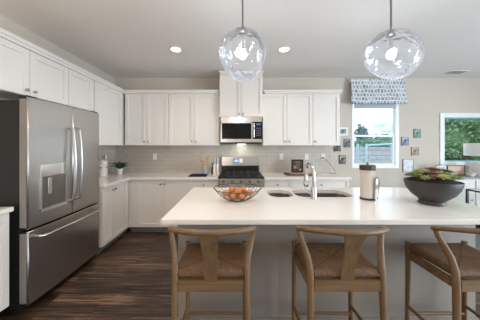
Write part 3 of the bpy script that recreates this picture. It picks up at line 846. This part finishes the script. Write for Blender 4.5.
# ------------------------------------------------------------------ pendants and ceiling fittings
def pendant(x, y, z, r, seed, sq, tilt, label):
    t = thing('pendant_light', (x, y, z), label, 'pendant lamp', 'glass pendant lamps over the island')
    rnd = random.Random(seed)
    dents = [(Vector((rnd.gauss(0, 1), rnd.gauss(0, 1), rnd.gauss(0, .8))).normalized(), .05 + .09 * rnd.random(), rnd.uniform(.35, .8)) for _ in range(9)]
    mb = MB(); bmesh.ops.create_icosphere(mb.b, subdivisions=5, radius=1)
    R = Matrix.Rotation(tilt, 3, 'Y')
    for v in mb.b.verts:
        d = v.co.normalized(); k = 1.0
        for dv, am, wd in dents:
            a = d.angle(dv)
            k -= am * math.exp(-(a / wd) ** 2)
        q = R @ Vector((d.x * k * sq[0], d.y * k * sq[1], d.z * k * sq[2])) * r
        v.co = Vector((x, y, z)) + q
    ztop = z + r * sq[2] * .93
    part('glass_globe', mb, M['globe'], t, True, auto=False)
    part('socket_cap', MB().lathe((x, y, ztop - .012), [(0, .045), (.012, .042), (.03, .03), (.036, .0), (.03, -.004), (0, -.004)], 24), M['nickel'], t, True)
    part('lamp_socket', MB().lathe((x, y, z + .045), [(0, ztop - z - .055), (.014, ztop - z - .055), (.014, 0), (0, 0)], 16), M['chrome'], t, True)
    part('rod', MB().tube([(x, y, ztop + .03), (x, y, H - .02)], .008, 10), M['nickel'], t, True)
    part('ceiling_canopy', MB().lathe((x, y, H), [(0, -.0005), (.06, -.0005), (.06, -.015), (.02, -.028), (0, -.028)], 24), M['nickel'], t, True)
    part('light_bulb', MB().ball((x, y, z + .005), .033, 3, (1, 1, 1.15)), M['bulb'], t, True)
    l = bpy.data.lights.new('pendant_glow', 'POINT'); l.energy = 3.2; l.color = (.86, .92, 1.0); l.shadow_soft_size = .05
    lo = bpy.data.objects.new('pendant_glow', l); lo.location = (0, 0, -.10); lo.parent = t; COL.objects.link(lo)


pendant(.056, 1.72, 2.17, .206, 3, (1.04, 1.0, 1.03), .1, 'clear dimpled glass globe pendant hanging over the fruit basket')
pendant(1.300, 1.72, 2.17, .212, 11, (1.04, 1.0, .88), .75, 'larger clear glass globe pendant hanging in front of the window shade')

cans = [(-.80, 2.73, 'round recessed ceiling light above the left cabinets'), (.64, 2.73, 'round recessed ceiling light just right of the first pendant')]
base = None
for i, (x, y, lab) in enumerate(cans):
    if base is None:
        base = thing('recessed_light', (x, y, H), lab, 'ceiling light', 'recessed ceiling lights')
        part('trim_ring', MB().lathe((x, y, H), [(.062, -.0005), (.085, -.0005), (.085, -.006), (.062, -.009), (.062, -.0005)], 28), M['white'], base, True)
        part('light_lens', MB().lathe((x, y, H), [(0, -.0005), (.0615, -.0005), (.0615, -.005), (0, -.006)], 28), M['canlight'], base, True)
        o = base
    else:
        o = copy_tree(base); o.location = (x, y, H); o['label'] = lab
for i, (x, y, e) in enumerate([(-.80, 2.73, 22), (.64, 2.73, 18), (-.8, .9, 18), (.8, .3, 12), (-.8, -1.0, 20), (-.75, 1.9, 28), (2.6, 2.73, 14), (2.5, .5, 40)]):  # aisle and front right spots are added fill without fixtures
    l = bpy.data.lights.new('downlight_and_fill', 'SPOT'); l.energy = e; l.color = (1.0, .86, .70); l.spot_size = math.radians(140); l.spot_blend = .8; l.shadow_soft_size = .07
    lo = bpy.data.objects.new('downlight_and_fill', l); lo.location = (x, y, H - .02); COL.objects.link(lo)
r = thing('ceiling_vent', (3.83, 3.57, H), 'small white slotted air vent in the ceiling above the large window', 'vent')
part('frame', MB().box(3.66, 4.0, 3.49, 3.66, H - .008, H - .0005, .003), M['white'], r)
mb = MB()
for k in range(5): mb.box(3.69, 3.97, 3.515 + k * .027, 3.523 + k * .027, H - .012, H - .0085)
part('louvres', mb, mat('dark_vent_gap', (.12, .13, .13), .7, noise=.1), r)

# ------------------------------------------------------------------ roman shade
mb = MB(); b = mb.b
def sheet(mb, prof, x0, x1, n=44, th=.006, wob=.004):
    b = mb.b; fr = []; bk = []
    for i in range(n + 1):
        x = x0 + (x1 - x0) * i / n
        fr.append([b.verts.new((x, y - wob * math.sin(i * .9 + z * 9), z)) for y, z in prof])
        bk.append([b.verts.new((x, y + th - wob * math.sin(i * .9 + z * 9), z)) for y, z in prof])
    m = len(prof)
    for i in range(n):
        for k in range(m - 1):
            b.faces.new((fr[i][k], fr[i + 1][k], fr[i + 1][k + 1], fr[i][k + 1])); b.faces.new((bk[i][k + 1], bk[i + 1][k + 1], bk[i + 1][k], bk[i][k]))
        for k in (0, m - 1): b.faces.new((fr[i][k], fr[i + 1][k], bk[i + 1][k], bk[i][k]))
    for i in (0, n):
        for k in range(m - 1): b.faces.new((fr[i][k], fr[i][k + 1], bk[i][k + 1], bk[i][k]))
r = thing('roman_shade', (2.63, 3.80, 2.19), 'folded blue and white patterned roman shade above the kitchen window', 'window shade')
sheet(mb, [(3.80, 2.655), (3.79, 2.55), (3.785, 2.45), (3.775, 2.36), (3.76, 2.315)], 2.135, 3.13)
part('shade_fabric', mb, M['shade'], r, True)
mb = MB(); sheet(mb, [(3.785, 2.345), (3.77, 2.30), (3.755, 2.24), (3.75, 2.195), (3.77, 2.185)], 2.12, 3.145)
part('shade_fold', mb, M['shade'], r, True)
part('head_rail', MB().box(2.14, 3.125, 3.806, YB - .001, 2.60, 2.655), M['white'], r)
tag(part('roller_blind', MB().box(2.225, 3.015, YB - .04, YB - .012, 2.115, 2.34, .01), M['roller']), 'blue-grey roller blind drawn down a hand below the roman shade', 'blind')

# ------------------------------------------------------------------ wall pictures and outlets
def art(px0, px1, py0, py1, label, frame_c, cols, name='wall_picture', fw=.012, cat='picture', light=False):
    s = F / YB; x0, x1 = (px0 - CX) / s, (px1 - CX) / s; z1, z0 = CZ - (py0 - HY) / s, CZ - (py1 - HY) / s
    r = thing(name, ((x0 + x1) / 2, YB, z0), label, cat, 'small pictures on the back wall')
    y = YB - .0005
    mb = MB()
    for a in ((x0, x0 + fw, z0, z1), (x1 - fw, x1, z0, z1), (x0 + fw, x1 - fw, z0, z0 + fw), (x0 + fw, x1 - fw, z1 - fw, z1)): mb.box(a[0], a[1], y - .018, y, a[2], a[3], .001)
    part('frame', mb, mat(name + '_frame', frame_c, .5, noise=.03), r)
    m = bpy.data.materials.new('print'); m.use_nodes = True; n, l = nodes(m)
    t = n.new('ShaderNodeTexCoord'); nz = n.new('ShaderNodeTexNoise'); nz.inputs['Scale'].default_value = 16; nz.inputs['Detail'].default_value = 1
    l.new(t.outputs['Object'], nz.inputs['Vector']); rp = n.new('ShaderNodeValToRGB'); e = rp.color_ramp.elements
    e[0].position = .40; cols = [tuple(v * .7 for v in c) for c in cols] if not light else cols; e[0].color = (*cols[0], 1); e[1].position = .62; e[1].color = (*cols[2], 1); q = e.new(.5); q.color = (*cols[1], 1)
    l.new(nz.outputs['Fac'], rp.inputs['Fac']); l.new(rp.outputs['Color'], n['Principled BSDF'].inputs['Base Color'])
    part('print', MB().box(x0 + fw, x1 - fw, y - .010, y, z0 + fw, z1 - fw), m, r)
    return r


art(337.8, 347.5, 127.3, 135.6, 'white framed grey picture, topmost of those beside the wall cabinets', (.75, .78, .78), [(.10, .13, .14), (.30, .35, .36), (.5, .55, .55)], fw=.034)
art(343.8, 349.8, 138.8, 147.3, 'small dark blue and pink picture beside the window, below the white framed one', (.10, .12, .16), [(.02, .04, .09), (.08, .14, .25), (.45, .33, .30)], fw=.008)
art(333.9, 340.3, 145.6, 151.3, 'small black and tan picture tucked under the end wall cabinet', (.08, .07, .06), [(.02, .02, .02), (.08, .07, .05), (.40, .33, .26)], fw=.006)
art(339, 345.3, 155.2, 163.8, 'small black and white photo, lowest of those beside the wall cabinets', (.06, .06, .07), [(.02, .02, .03), (.12, .12, .13), (.6, .6, .6)], fw=.008)
art(401.2, 408, 137, 145.5, 'small dark blue and white picture just right of the kitchen window', (.20, .25, .36), [(.03, .06, .20), (.12, .2, .4), (.6, .65, .7)], fw=.010)
art(413.5, 420, 129, 138, 'small green picture, highest of those between the two windows', (.18, .26, .22), [(.05, .15, .10), (.2, .32, .25), (.45, .5, .45)], fw=.010)
art(411, 418.3, 147, 155.5, 'small tan and brown picture above the pale wall calendar', (.40, .30, .22), [(.16, .08, .05), (.45, .33, .24), (.6, .52, .42)], fw=.012)
art(402.5, 413, 159.2, 172, 'pale blue-white wall calendar just above the succulent bowl', (.30, .33, .36), [(.50, .55, .60), (.62, .66, .70), (.7, .73, .76)], 'wall_calendar', .008, 'calendar', True)

def outlet(px, label, dz=0):
    s = F / (YB - .01); x = (px - CX) / s; z = 1.21; y = YB - .0105
    r = thing('wall_outlet', (x, y, z), label, 'outlet', 'white outlets on the tiled wall')
    part('cover_plate', MB().box(x - .036, x + .036, y - .006, y, z - .058, z + .058, .003), M['white'], r)
    for k in (-1, 1):
        p = part('socket', MB().box(x - .017, x + .017, y - .008, y - .0062, z + k * .024 - .014, z + k * .024 + .014, .002), M['white'], r)
        part('slots', MB().box(x - .009, x - .006, y - .0086, y - .0081, z + k * .024 - .006, z + k * .024 + .006).box(x + .006, x + .009, y - .0086, y - .0081, z + k * .024 - .006, z + k * .024 + .006), M['black'], p)
    return x, y, z
outlet(155, 'white wall outlet on the tiles right of the potted fern')
outlet(281.3, 'white wall outlet on the tiles left of the black framed sign')
outlet(306.5, 'white wall outlet on the tiles right of the black framed sign')
x, y, z = outlet(322.8, 'white wall outlet with a black plug in it')
r = thing('charger_cable', (x, y - .02, z), 'black plug with a thin cable running from the outlet to the counter', 'cable')
part('plug', MB().box(x - .014, x + .014, y - .035, y - .0092, z - .036, z - .010, .004), M['black'], r)
part('cable', MB().tube([(x, y - .032, z - .03), (x + .03, y - .05, z - .05), (x + .10, y - .06, z - .13), (x + .17, y - .08, z - .23), (x + .20, y - .10, z - .29), (x + .16, y - .16, .9155), (x + .05, y - .18, .9155)], .0035, 8), M['black'], r, True)

# ------------------------------------------------------------------ things on the back counters
# potted fern
px, py = -2.04, 3.60
r = thing('potted_fern', (px, py, .91), 'small dark green fern in a white pot on the corner counter', 'plant')
part('pot', MB().lathe((px, py, .9105), [(0, 0), (.035, 0), (.050, .09), (.056, .105), (.050, .105), (.045, .09), (0, .09)], 24), M['ceramic'], r, True)
mb = MB(); rnd = random.Random(2)
for k in range(30):
    a = rnd.uniform(0, 2 * PI); L = rnd.uniform(.12, .17); up = rnd.uniform(.05, .13)
    d = Vector((math.cos(a), math.sin(a), 0)); sd = Vector((-d.y, d.x, 0)); prev = None
    for i in range(7):
        t_ = i / 6; c = Vector((px, py, 1.0)) + d * L * t_ + Vector((0, 0, up * math.sin(t_ * 2.0)))
        wd = .020 * math.sin(PI * min(1, .12 + t_ * .88)) + .001
        cur = [mb.b.verts.new(c - sd * wd), mb.b.verts.new(c + Vector((0, 0, .005))), mb.b.verts.new(c + sd * wd)]
        if prev:
            mb.b.faces.new((prev[0], prev[1], cur[1], cur[0])); mb.b.faces.new((prev[1], prev[2], cur[2], cur[1]))
        prev = cur
part('fronds', mb, M['fern'], r)
# canister and bottle
px, py = -2.205, 3.40
r = thing('storage_canister', (px, py, .91), 'white storage canister with a lid beside the refrigerator on the corner counter', 'canister')
part('body', MB().lathe((px, py, .9105), [(0, 0), (.055, 0), (.058, .01), (.058, .19), (.05, .20), (0, .20)], 28), M['ceramic'], r, True)
part('lid', MB().lathe((px, py, 1.111), [(0, 0), (.060, 0), (.060, .045), (.05, .055), (.012, .058), (.014, .075), (0, .08)], 28), M['ceramic'], r, True)
part('label_band', MB().box(px + .057, px + .0605, py - .02, py + .02, 1.05, 1.065).box(px - .02, px + .02, py - .061, py - .057, 1.05, 1.065), M['nickel'], r, label='dark label strip')
px, py = -2.245, 3.53
r = thing('soap_bottle', (px, py, .91), 'slim white bottle standing between the canister and the fern', 'bottle')
part('body', MB().lathe((px, py, .9105), [(0, 0), (.03, 0), (.032, .01), (.032, .24), (.014, .27), (.013, .30), (0, .30)], 20), M['ceramic'], r, True)
part('cap', MB().lathe((px, py, 1.2108), [(0, 0), (.017, 0), (.017, .04), (0, .042)], 16), M['white'], r, True)
# utensil crock
px, py = -.545, 3.62
r = thing('utensil_crock', (px, py, .91), 'grey ribbed stoneware crock left of the stove', 'crock')
prof = [(0, 0), (.052, 0)] + [(.055 + .002 * (k % 2), .01 + k * .012) for k in range(12)] + [(.050, .155), (.050, .02), (0, .018)]
part('body', MB().lathe((px, py, .9105), prof, 28), M['crock'], r, True)
def spoon(x0, y0, x1, y1, z1, kind, label):
    r = thing(kind, (x0, y0, .94), label, 'utensil', 'wooden utensils in the crock')
    a, b_ = Vector((x0, y0, .935)), Vector((x1, y1, z1)); d = (b_ - a).normalized()
    part('handle', MB().tube([a, b_], [.006, .007], 10), M['utensil'], r, True)
    part('head', MB().tube([b_ - d * .01, b_ + d * .02, b_ + d * .055, b_ + d * .08], [(.008, .005), (.026, .006), (.026, .006), (.010, .004)], 14), M['utensil'], r, True)
spoon(px + .030, py + .018, px - .060, py + .020, 1.125, 'wooden_spoon', 'wooden spoon leaning left out of the grey crock')
spoon(px - .015, py - .004, px + .045, py + .0, 1.17, 'wooden_spatula', 'tall broad wooden spatula leaning right out of the grey crock')
spoon(px + .005, py - .030, px - .018, py - .034, 1.09, 'wooden_fork', 'short wooden utensil in the middle of the grey crock')
px, py = -.415, 3.66
r = thing('oil_bottle', (px, py, .91), 'small amber glass bottle between the crock and the pepper mills', 'bottle')
part('body', MB().lathe((px, py, .9105), [(0, 0), (.027, 0), (.028, .01), (.028, .11), (.012, .14), (.012, .18), (0, .18)], 20), M['amber'], r, True)
part('cap', MB().lathe((px, py, 1.091), [(0, 0), (.014, 0), (.014, .02), (0, .02)], 16), M['black'], r, True)
for i, (px, lab) in enumerate(((-.372, 'slim white mill with a steel top, the one nearer the amber bottle'), (-.318, 'slim white mill with a steel top, the one nearest the stove'))):
    r = thing('pepper_mill', (px, 3.52, .91), lab, 'pepper mill', 'white mills beside the stove')
    part('body', MB().lathe((px, 3.52, .9105), [(0, 0), (.021, 0), (.021, .19), (0, .19)], 20), M['ceramic'], r, True)
    part('steel_top', MB().lathe((px, 3.52, 1.101), [(0, 0), (.020, 0), (.018, .07), (.021, .09), (.015, .11), (0, .112)], 20), M['steel'], r, True)
mb = MB()
for k, (ins, z0) in enumerate(((0, .9105), (.006, .922), (.014, .933))):
    mb.box(-.78 + ins * 2, -.48 - ins, 3.33 + ins, 3.50 - ins * 2, z0, z0 + .011, .005)
tag(part('kitchen_towel', mb, M['navy']), 'folded dark navy cloth lying on the counter in front of the crock', 'towel')
# tray and sign
tag(part('serving_tray', MB().box(.86, 1.37, 3.46, 3.72, .9105, .928, .006), M['darkwood']), 'dark wooden serving board lying on the counter behind the sink', 'tray')
tag(part('cutting_board', MB().prism(rrect(.93, 1.33, 3.49, 3.60, .03), .9285, .945), M['tanwood']), 'small tan wooden board lying on the dark serving board', 'cutting board')
r = thing('framed_sign', (1.085, 3.66, .928), 'black framed sign with pale and copper marks standing on the dark board', 'sign')
x0, x1, z0, z1 = .985, 1.195, .9285, 1.17
y = 3.655
mb = MB()
for a in ((x0, x0 + .02, z0, z1), (x1 - .02, x1, z0, z1), (x0 + .02, x1 - .02, z0, z0 + .02), (x0 + .02, x1 - .02, z1 - .02, z1)): mb.box(a[0], a[1], y - .02, y, a[2], a[3], .002)
part('frame', mb, M['black'], r)
part('panel', MB().box(x0 + .02, x1 - .02, y - .012, y - .002, z0 + .02, z1 - .02), mat('dark_sign_board', (.03, .022, .02), .5, noise=.3), r)
mb = MB()
for k, (wd, off) in enumerate(((.10, 0), (.07, .012), (.11, -.01), (.06, .0))):
    zc = 1.125 - k * .035; xc = 1.09 + off
    mb.tube([(xc - wd / 2 + wd * j / 8, y - .0135, zc + .006 * math.sin(j * 2.2)) for j in range(9)], .003, 6)
part('script_marks', mb, mat('copper_marks', (.62, .34, .22), .5, noise=.2), r)
mb = MB().ball((1.045, y - .015, 1.03), .02, 2, (1, .2, 1.3)).ball((1.14, y - .015, .99), .022, 2, (1, .2, .9))
part('copper_emblem', mb, mat('copper_emblem', (.45, .22, .13), .4, noise=.3), r)

# ------------------------------------------------------------------ things on the island
ZI = .9105
# wire basket
bx, by, br, bh = .013, 1.87, .215, .118
r = thing('fruit_basket', (bx, by, .91), 'dark wire fruit basket of looping wires on the island, heaped with oranges', 'basket')
def bp(t): # radius/height along basket wall
    return .055 + (br - .055) * t ** .8, .010 + (bh - .010) * t ** 1.5
wm = mat('dark_wire', (.09, .085, .08), .35, .9, noise=.1)
mb = MB(); mb.loop(circle((bx, by), br, 48, ZI + bh), .003); mb.loop(circle((bx, by), .055, 24, ZI + .008), .005)
part('rim', mb, wm, r, True)
mb = MB()
for k in range(12):
    for sg in (-1, 1):
        pts = []
        for j in range(9):
            t_ = j / 8; rr, hh = bp(t_); a = 2 * PI * k / 12 + sg * .5 * t_
            pts.append((bx + rr * math.cos(a), by + rr * math.sin(a), ZI + hh))
        mb.tube(pts, .0021, 6)
for t_ in (.5,):
    rr, hh = bp(t_); mb.loop(circle((bx, by), rr, 36, ZI + hh), .002, 6)
part('wire_mesh', mb, wm, r, True)
po = [(-.045, -.03, .045), (.04, -.035, .045), (.0, .035, .045), (-.09, .035, .060), (.09, .035, .060), (.005, -.02, .095), (-.055, .01, .098), (.055, .025, .097), (.125, -.02, .078), (-.12, -.03, .076), (.0, .10, .070)]
wh = ['lowest front left', 'lowest front right', 'lowest hidden middle', 'left middle layer', 'right middle layer', 'top centre', 'top left', 'top right', 'rightmost by the rim', 'leftmost by the rim', 'back by the stove side rim']
for i, (dx, dy, dz) in enumerate(po):
    R_ = .0315
    o = MB(); bmesh.ops.create_uvsphere(o.b, u_segments=20, v_segments=12, radius=R_)
    for v in o.b.verts:
        v.co.z *= .9; v.co += Vector((bx + dx * .9, by + dy, ZI + dz))
    f = part('orange', o, M['orange'], None, True, loc=(bx + dx * .9, by + dy, ZI + dz))
    tag(f, 'small round orange in the wire basket, ' + wh[i], 'orange', 'oranges in the wire basket')
    part('stem_button', MB().ball((bx + dx * .9 + .01, by + dy - .018, ZI + dz + .026), .004, 1), M['fern'], f)
# paper towel holder
px, py = 1.237, 1.93
r = thing('paper_towel_holder', (px, py, .91), 'standing paper towel holder with a beige roll, dark cap and steel arm', 'paper towel holder')
part('base', MB().lathe((px, py, ZI), [(0, 0), (.064, 0), (.064, .012), (.058, .018), (0, .018)], 32), M['black'], r, True)
part('paper_roll', MB().lathe((px, py, ZI), [(0, .0185), (.060, .0185), (.061, .03), (.061, .27), (.060, .275), (0, .275)], 36), M['paper'], r, True)
part('cap', MB().lathe((px, py, ZI), [(0, .2755), (.066, .2755), (.066, .318), (.062, .322), (0, .322)], 36), M['darkwood'], r, True)
part('finial', MB().lathe((px, py, ZI), [(0, .3222), (.008, .3222), (.008, .33), (.013, .337), (.009, .347), (0, .349)], 16), M['nickel'], r, True)
ax, ay = px + .034, py - .060
part('arm', MB().tube([(ax - .014, ay - .005, ZI + .018), (ax - .014, ay - .012, ZI + .17), (ax - .008, ay - .012, ZI + .205), (ax + .006, ay - .012, ZI + .217), (ax + .020, ay - .012, ZI + .205), (ax + .026, ay - .012, ZI + .17), (ax + .026, ay + .01, ZI + .012)], .0055, 10), M['nickel'], r, True)
part('arm_plate', MB().box(ax - .006, ax + .018, ay - .015, ay - .008, ZI + .03, ZI + .20, .002), M['chrome'], r)
# succulent bowl
px, py = 1.70, 1.78
r = thing('succulent_bowl', (px, py, .91), 'wide charcoal footed bowl of green and reddish succulents on the island', 'plant bowl')
part('bowl', MB().lathe((px, py, ZI), [(0, 0), (.092, 0), (.094, .010), (.085, .028), (.100, .045), (.146, .085), (.178, .135), (.191, .180), (.192, .200), (.184, .200), (.180, .185), (.15, .13), (.08, .10), (0, .095)], 48), M['bowl'], r, True)
part('soil', MB().lathe((px, py, ZI), [(.178, .190), (.12, .230), (0, .255)], 36), M['soil'], r, True)
def rosette(mb, c, R_, n, tilt, rnd, fat):
    T = Matrix.Rotation(tilt[0], 3, 'X') @ Matrix.Rotation(tilt[1], 3, 'Y'); c = Vector(c)
    for k in range(n):
        a = k * 2.39996; f = (k + 1) / n; el = math.radians(78 - 62 * f); L = R_ * (.35 + .65 * f); wd = L * fat
        d = Vector((math.cos(a) * math.cos(el), math.sin(a) * math.cos(el), math.sin(el))); sd = Vector((-math.sin(a), math.cos(a), 0)); nn = d.cross(sd) * -1
        ring = []; rr = [(0.0, .35), (.35, .85), (.7, 1.0), (.9, .6), (1.02, .03)]
        for t_, s_ in rr:
            ring.append([mb.b.verts.new(c + T @ (d * L * t_ + sd * wd * s_ * math.cos(q) * .5 + nn * wd * s_ * .45 * math.sin(q) * .5)) for q in (0, PI / 3, 2 * PI / 3, PI, 4 * PI / 3, 5 * PI / 3)])
        for A, B_ in zip(ring, ring[1:]):
            for q in range(6): mb.b.faces.new((A[q], A[(q + 1) % 6], B_[(q + 1) % 6], B_[q]))
        mb.b.faces.new(ring[0][::-1]); mb.b.faces.new(ring[-1])
rnd = random.Random(5)
sp = [(0, 0, 3)] + [(.085, a, None) for a in range(8)] + [(.148, a + .5, None) for a in range(17)]
for i, (rad, k, mi) in enumerate(sp):
    nn = 8 if rad < .12 else 17
    a = 2 * PI * k / nn + .2; x, y = px + rad * math.cos(a), py + rad * math.sin(a)
    R_ = rnd.uniform(.056, .074) if rad < .12 else rnd.uniform(.046, .060)
    z = ZI + (.272 if rad < .05 else .256 if rad < .12 else .224) + rnd.uniform(0, .014)
    side = math.cos(a)
    mi = rnd.choice([3, 3, 0, 0]) if x > px + .02 and x < px + .16 else rnd.choice([1, 2, 0, 1, 2])
    mb = MB(); rosette(mb, (x, y, z), R_, 34, (-math.sin(a) * rad * 2.2, math.cos(a) * rad * 2.2), rnd, rnd.choice([.22, .30, .14]))
    part('succulent', mb, M['succ'][mi], r, True, label=['mid green rosette', 'pale green rosette', 'reddish brown rosette', 'deep green rosette'][mi])

# ------------------------------------------------------------------ living area at the right
r = thing('console_cabinet', (4.3, 3.67, 0), 'pale low console cabinet with a slate top under the large window', 'console')
part('body', MB().box(3.45, 5.2, 3.47, YB - .018, .08, .855, .004), M['console'], r)
part('top', MB().box(3.43, 5.22, 3.45, YB - .018, .8555, .88, .003), M['consoletop'], r)
for k in range(3): 
    d = part('door', MB().box(3.47 + k * .58, 4.03 + k * .58, 3.455, 3.4695, .10, .845, .003), M['console'], r)
    part('knob', MB().ball((3.97 + k * .58, 3.445, .5), .012, 2), M['nickel'], d)
for x in (3.5, 5.15):
    for y in (3.5, 3.83): part('leg', MB().box(x - .02, x + .02, y - .02, y + .02, 0.001, .0795), M['console'], r)

def stand_frame(px0, px1, py0, py1, y, name, label, fc, cc, fw):
    s = F / y; x0, x1 = (px0 - CX) / s, (px1 - CX) / s; z0 = .8805; z1 = CZ - (py0 - HY) / s
    r = thing(name, ((x0 + x1) / 2, y, z0), label, 'picture frame', 'frames on the console')
    mb = MB()
    for a in ((x0, x0 + fw, z0, z1), (x1 - fw, x1, z0, z1), (x0 + fw, x1 - fw, z0, z0 + fw), (x0 + fw, x1 - fw, z1 - fw, z1)): mb.box(a[0], a[1], y, y + .02, a[2], a[3], .002)
    part('frame', mb, fc, r); part('print', MB().box(x0 + fw, x1 - fw, y + .006, y + .018, z0 + fw, z1 - fw), cc, r)
stand_frame(437, 446.3, 166, 177, 3.66, 'photo_frame', 'white photo frame standing behind the succulents, nearest the wall calendar', M['white'], mat('pale_photo', (.42, .43, .46), .5, noise=.3, nscale=12), .018)
stand_frame(447.5, 465.5, 165.3, 177, 3.70, 'photo_frame', 'wide dark edged frame with a tan picture standing on the console', M['darkwood'], mat('tan_photo', (.55, .42, .32), .5, noise=.25, nscale=6), .012)
x = (469.8 - CX) / 57; r = thing('lidded_dish', (x, 3.58, .88), 'small white dish with a grey lid on the console', 'dish')
part('dish', MB().lathe((x, 3.58, .8805), [(0, 0), (.035, 0), (.06, .035), (.062, .05), (0, .05)], 24), M['ceramic'], r, True)
part('lid', MB().lathe((x, 3.58, .931), [(0, 0), (.064, 0), (.05, .02), (.015, .03), (.012, .045), (0, .047)], 24), M['crock'], r, True)
for i, (xx, m, lab, h) in enumerate(((4.17, 'white', 'white book standing upright on the console beside the small dish', .245), (4.215, 'bluebook', 'dark blue book standing upright on the console beside the white one', .235))):
    r = thing('book', (xx, 3.56, .88), lab, 'book', 'books on the console')
    part('cover', MB().box(xx, xx + .004, 3.50, 3.66, .8805, .8805 + h).box(xx + .036, xx + .04, 3.50, 3.66, .8805, .8805 + h).box(xx, xx + .04, 3.496, 3.50, .8805, .8805 + h), M[m], r)
    part('pages', MB().box(xx + .0045, xx + .0355, 3.5005, 3.655, .8835, .8775 + h), M['paper'], r)
x, y = 4.445, 3.68
r = thing('table_lamp', (x, y, .88), 'table lamp with a pale linen drum shade on the console before the window', 'lamp')
part('base', MB().lathe((x, y, .8805), [(0, 0), (.07, 0), (.07, .015), (.03, .03), (.045, .10), (.05, .18), (.025, .26), (.010, .29), (.010, .38), (0, .38)], 28), M['consoletop'], r, True)
part('lamp_shade', MB().lathe((x, y, 1.235), [(.245, 0), (.245, .225), (.241, .225), (.241, 0), (.245, 0)], 40), M['linen'], r, True)
part('shade_spider', MB().tube([(x - .24, y, 1.26), (x + .24, y, 1.26)], .004, 6).tube([(x, y, 1.255), (x, y, 1.30)], .006, 6), M['nickel'], r)

r = thing('side_table', (3.95, 2.55, 0), 'black metal framed table with a pale top beyond the end of the island', 'table')
part('top', MB().box(3.393, 4.497, 2.019, 2.987, .765, .78), M['console'], r)
mb = MB(); x0, x1, y0, y1 = 3.37, 4.52, 2.0, 3.01
for a in ((x0, x0 + .022, y0, y1), (x1 - .022, x1, y0, y1), (x0 + .022, x1 - .022, y0, y0 + .018), (x0 + .022, x1 - .022, y1 - .022, y1)): mb.box(a[0], a[1], a[2], a[3], .762, .782)
part('frame', mb, M['black'], r)
for x in (x0 + .0125, x1 - .0125):
    for y in (y0 + .0125, y1 - .0125): part('leg', MB().box(x - .0125, x + .0125, y - .0125, y + .0125, .013, .7615), M['black'], r)
tag(part('area_rug', MB().prism(rrect(2.35, 5.3, .6, 3.30, .02), .001, .012), M['rug']), 'slate grey rug on the floor beyond the end of the island', 'rug')
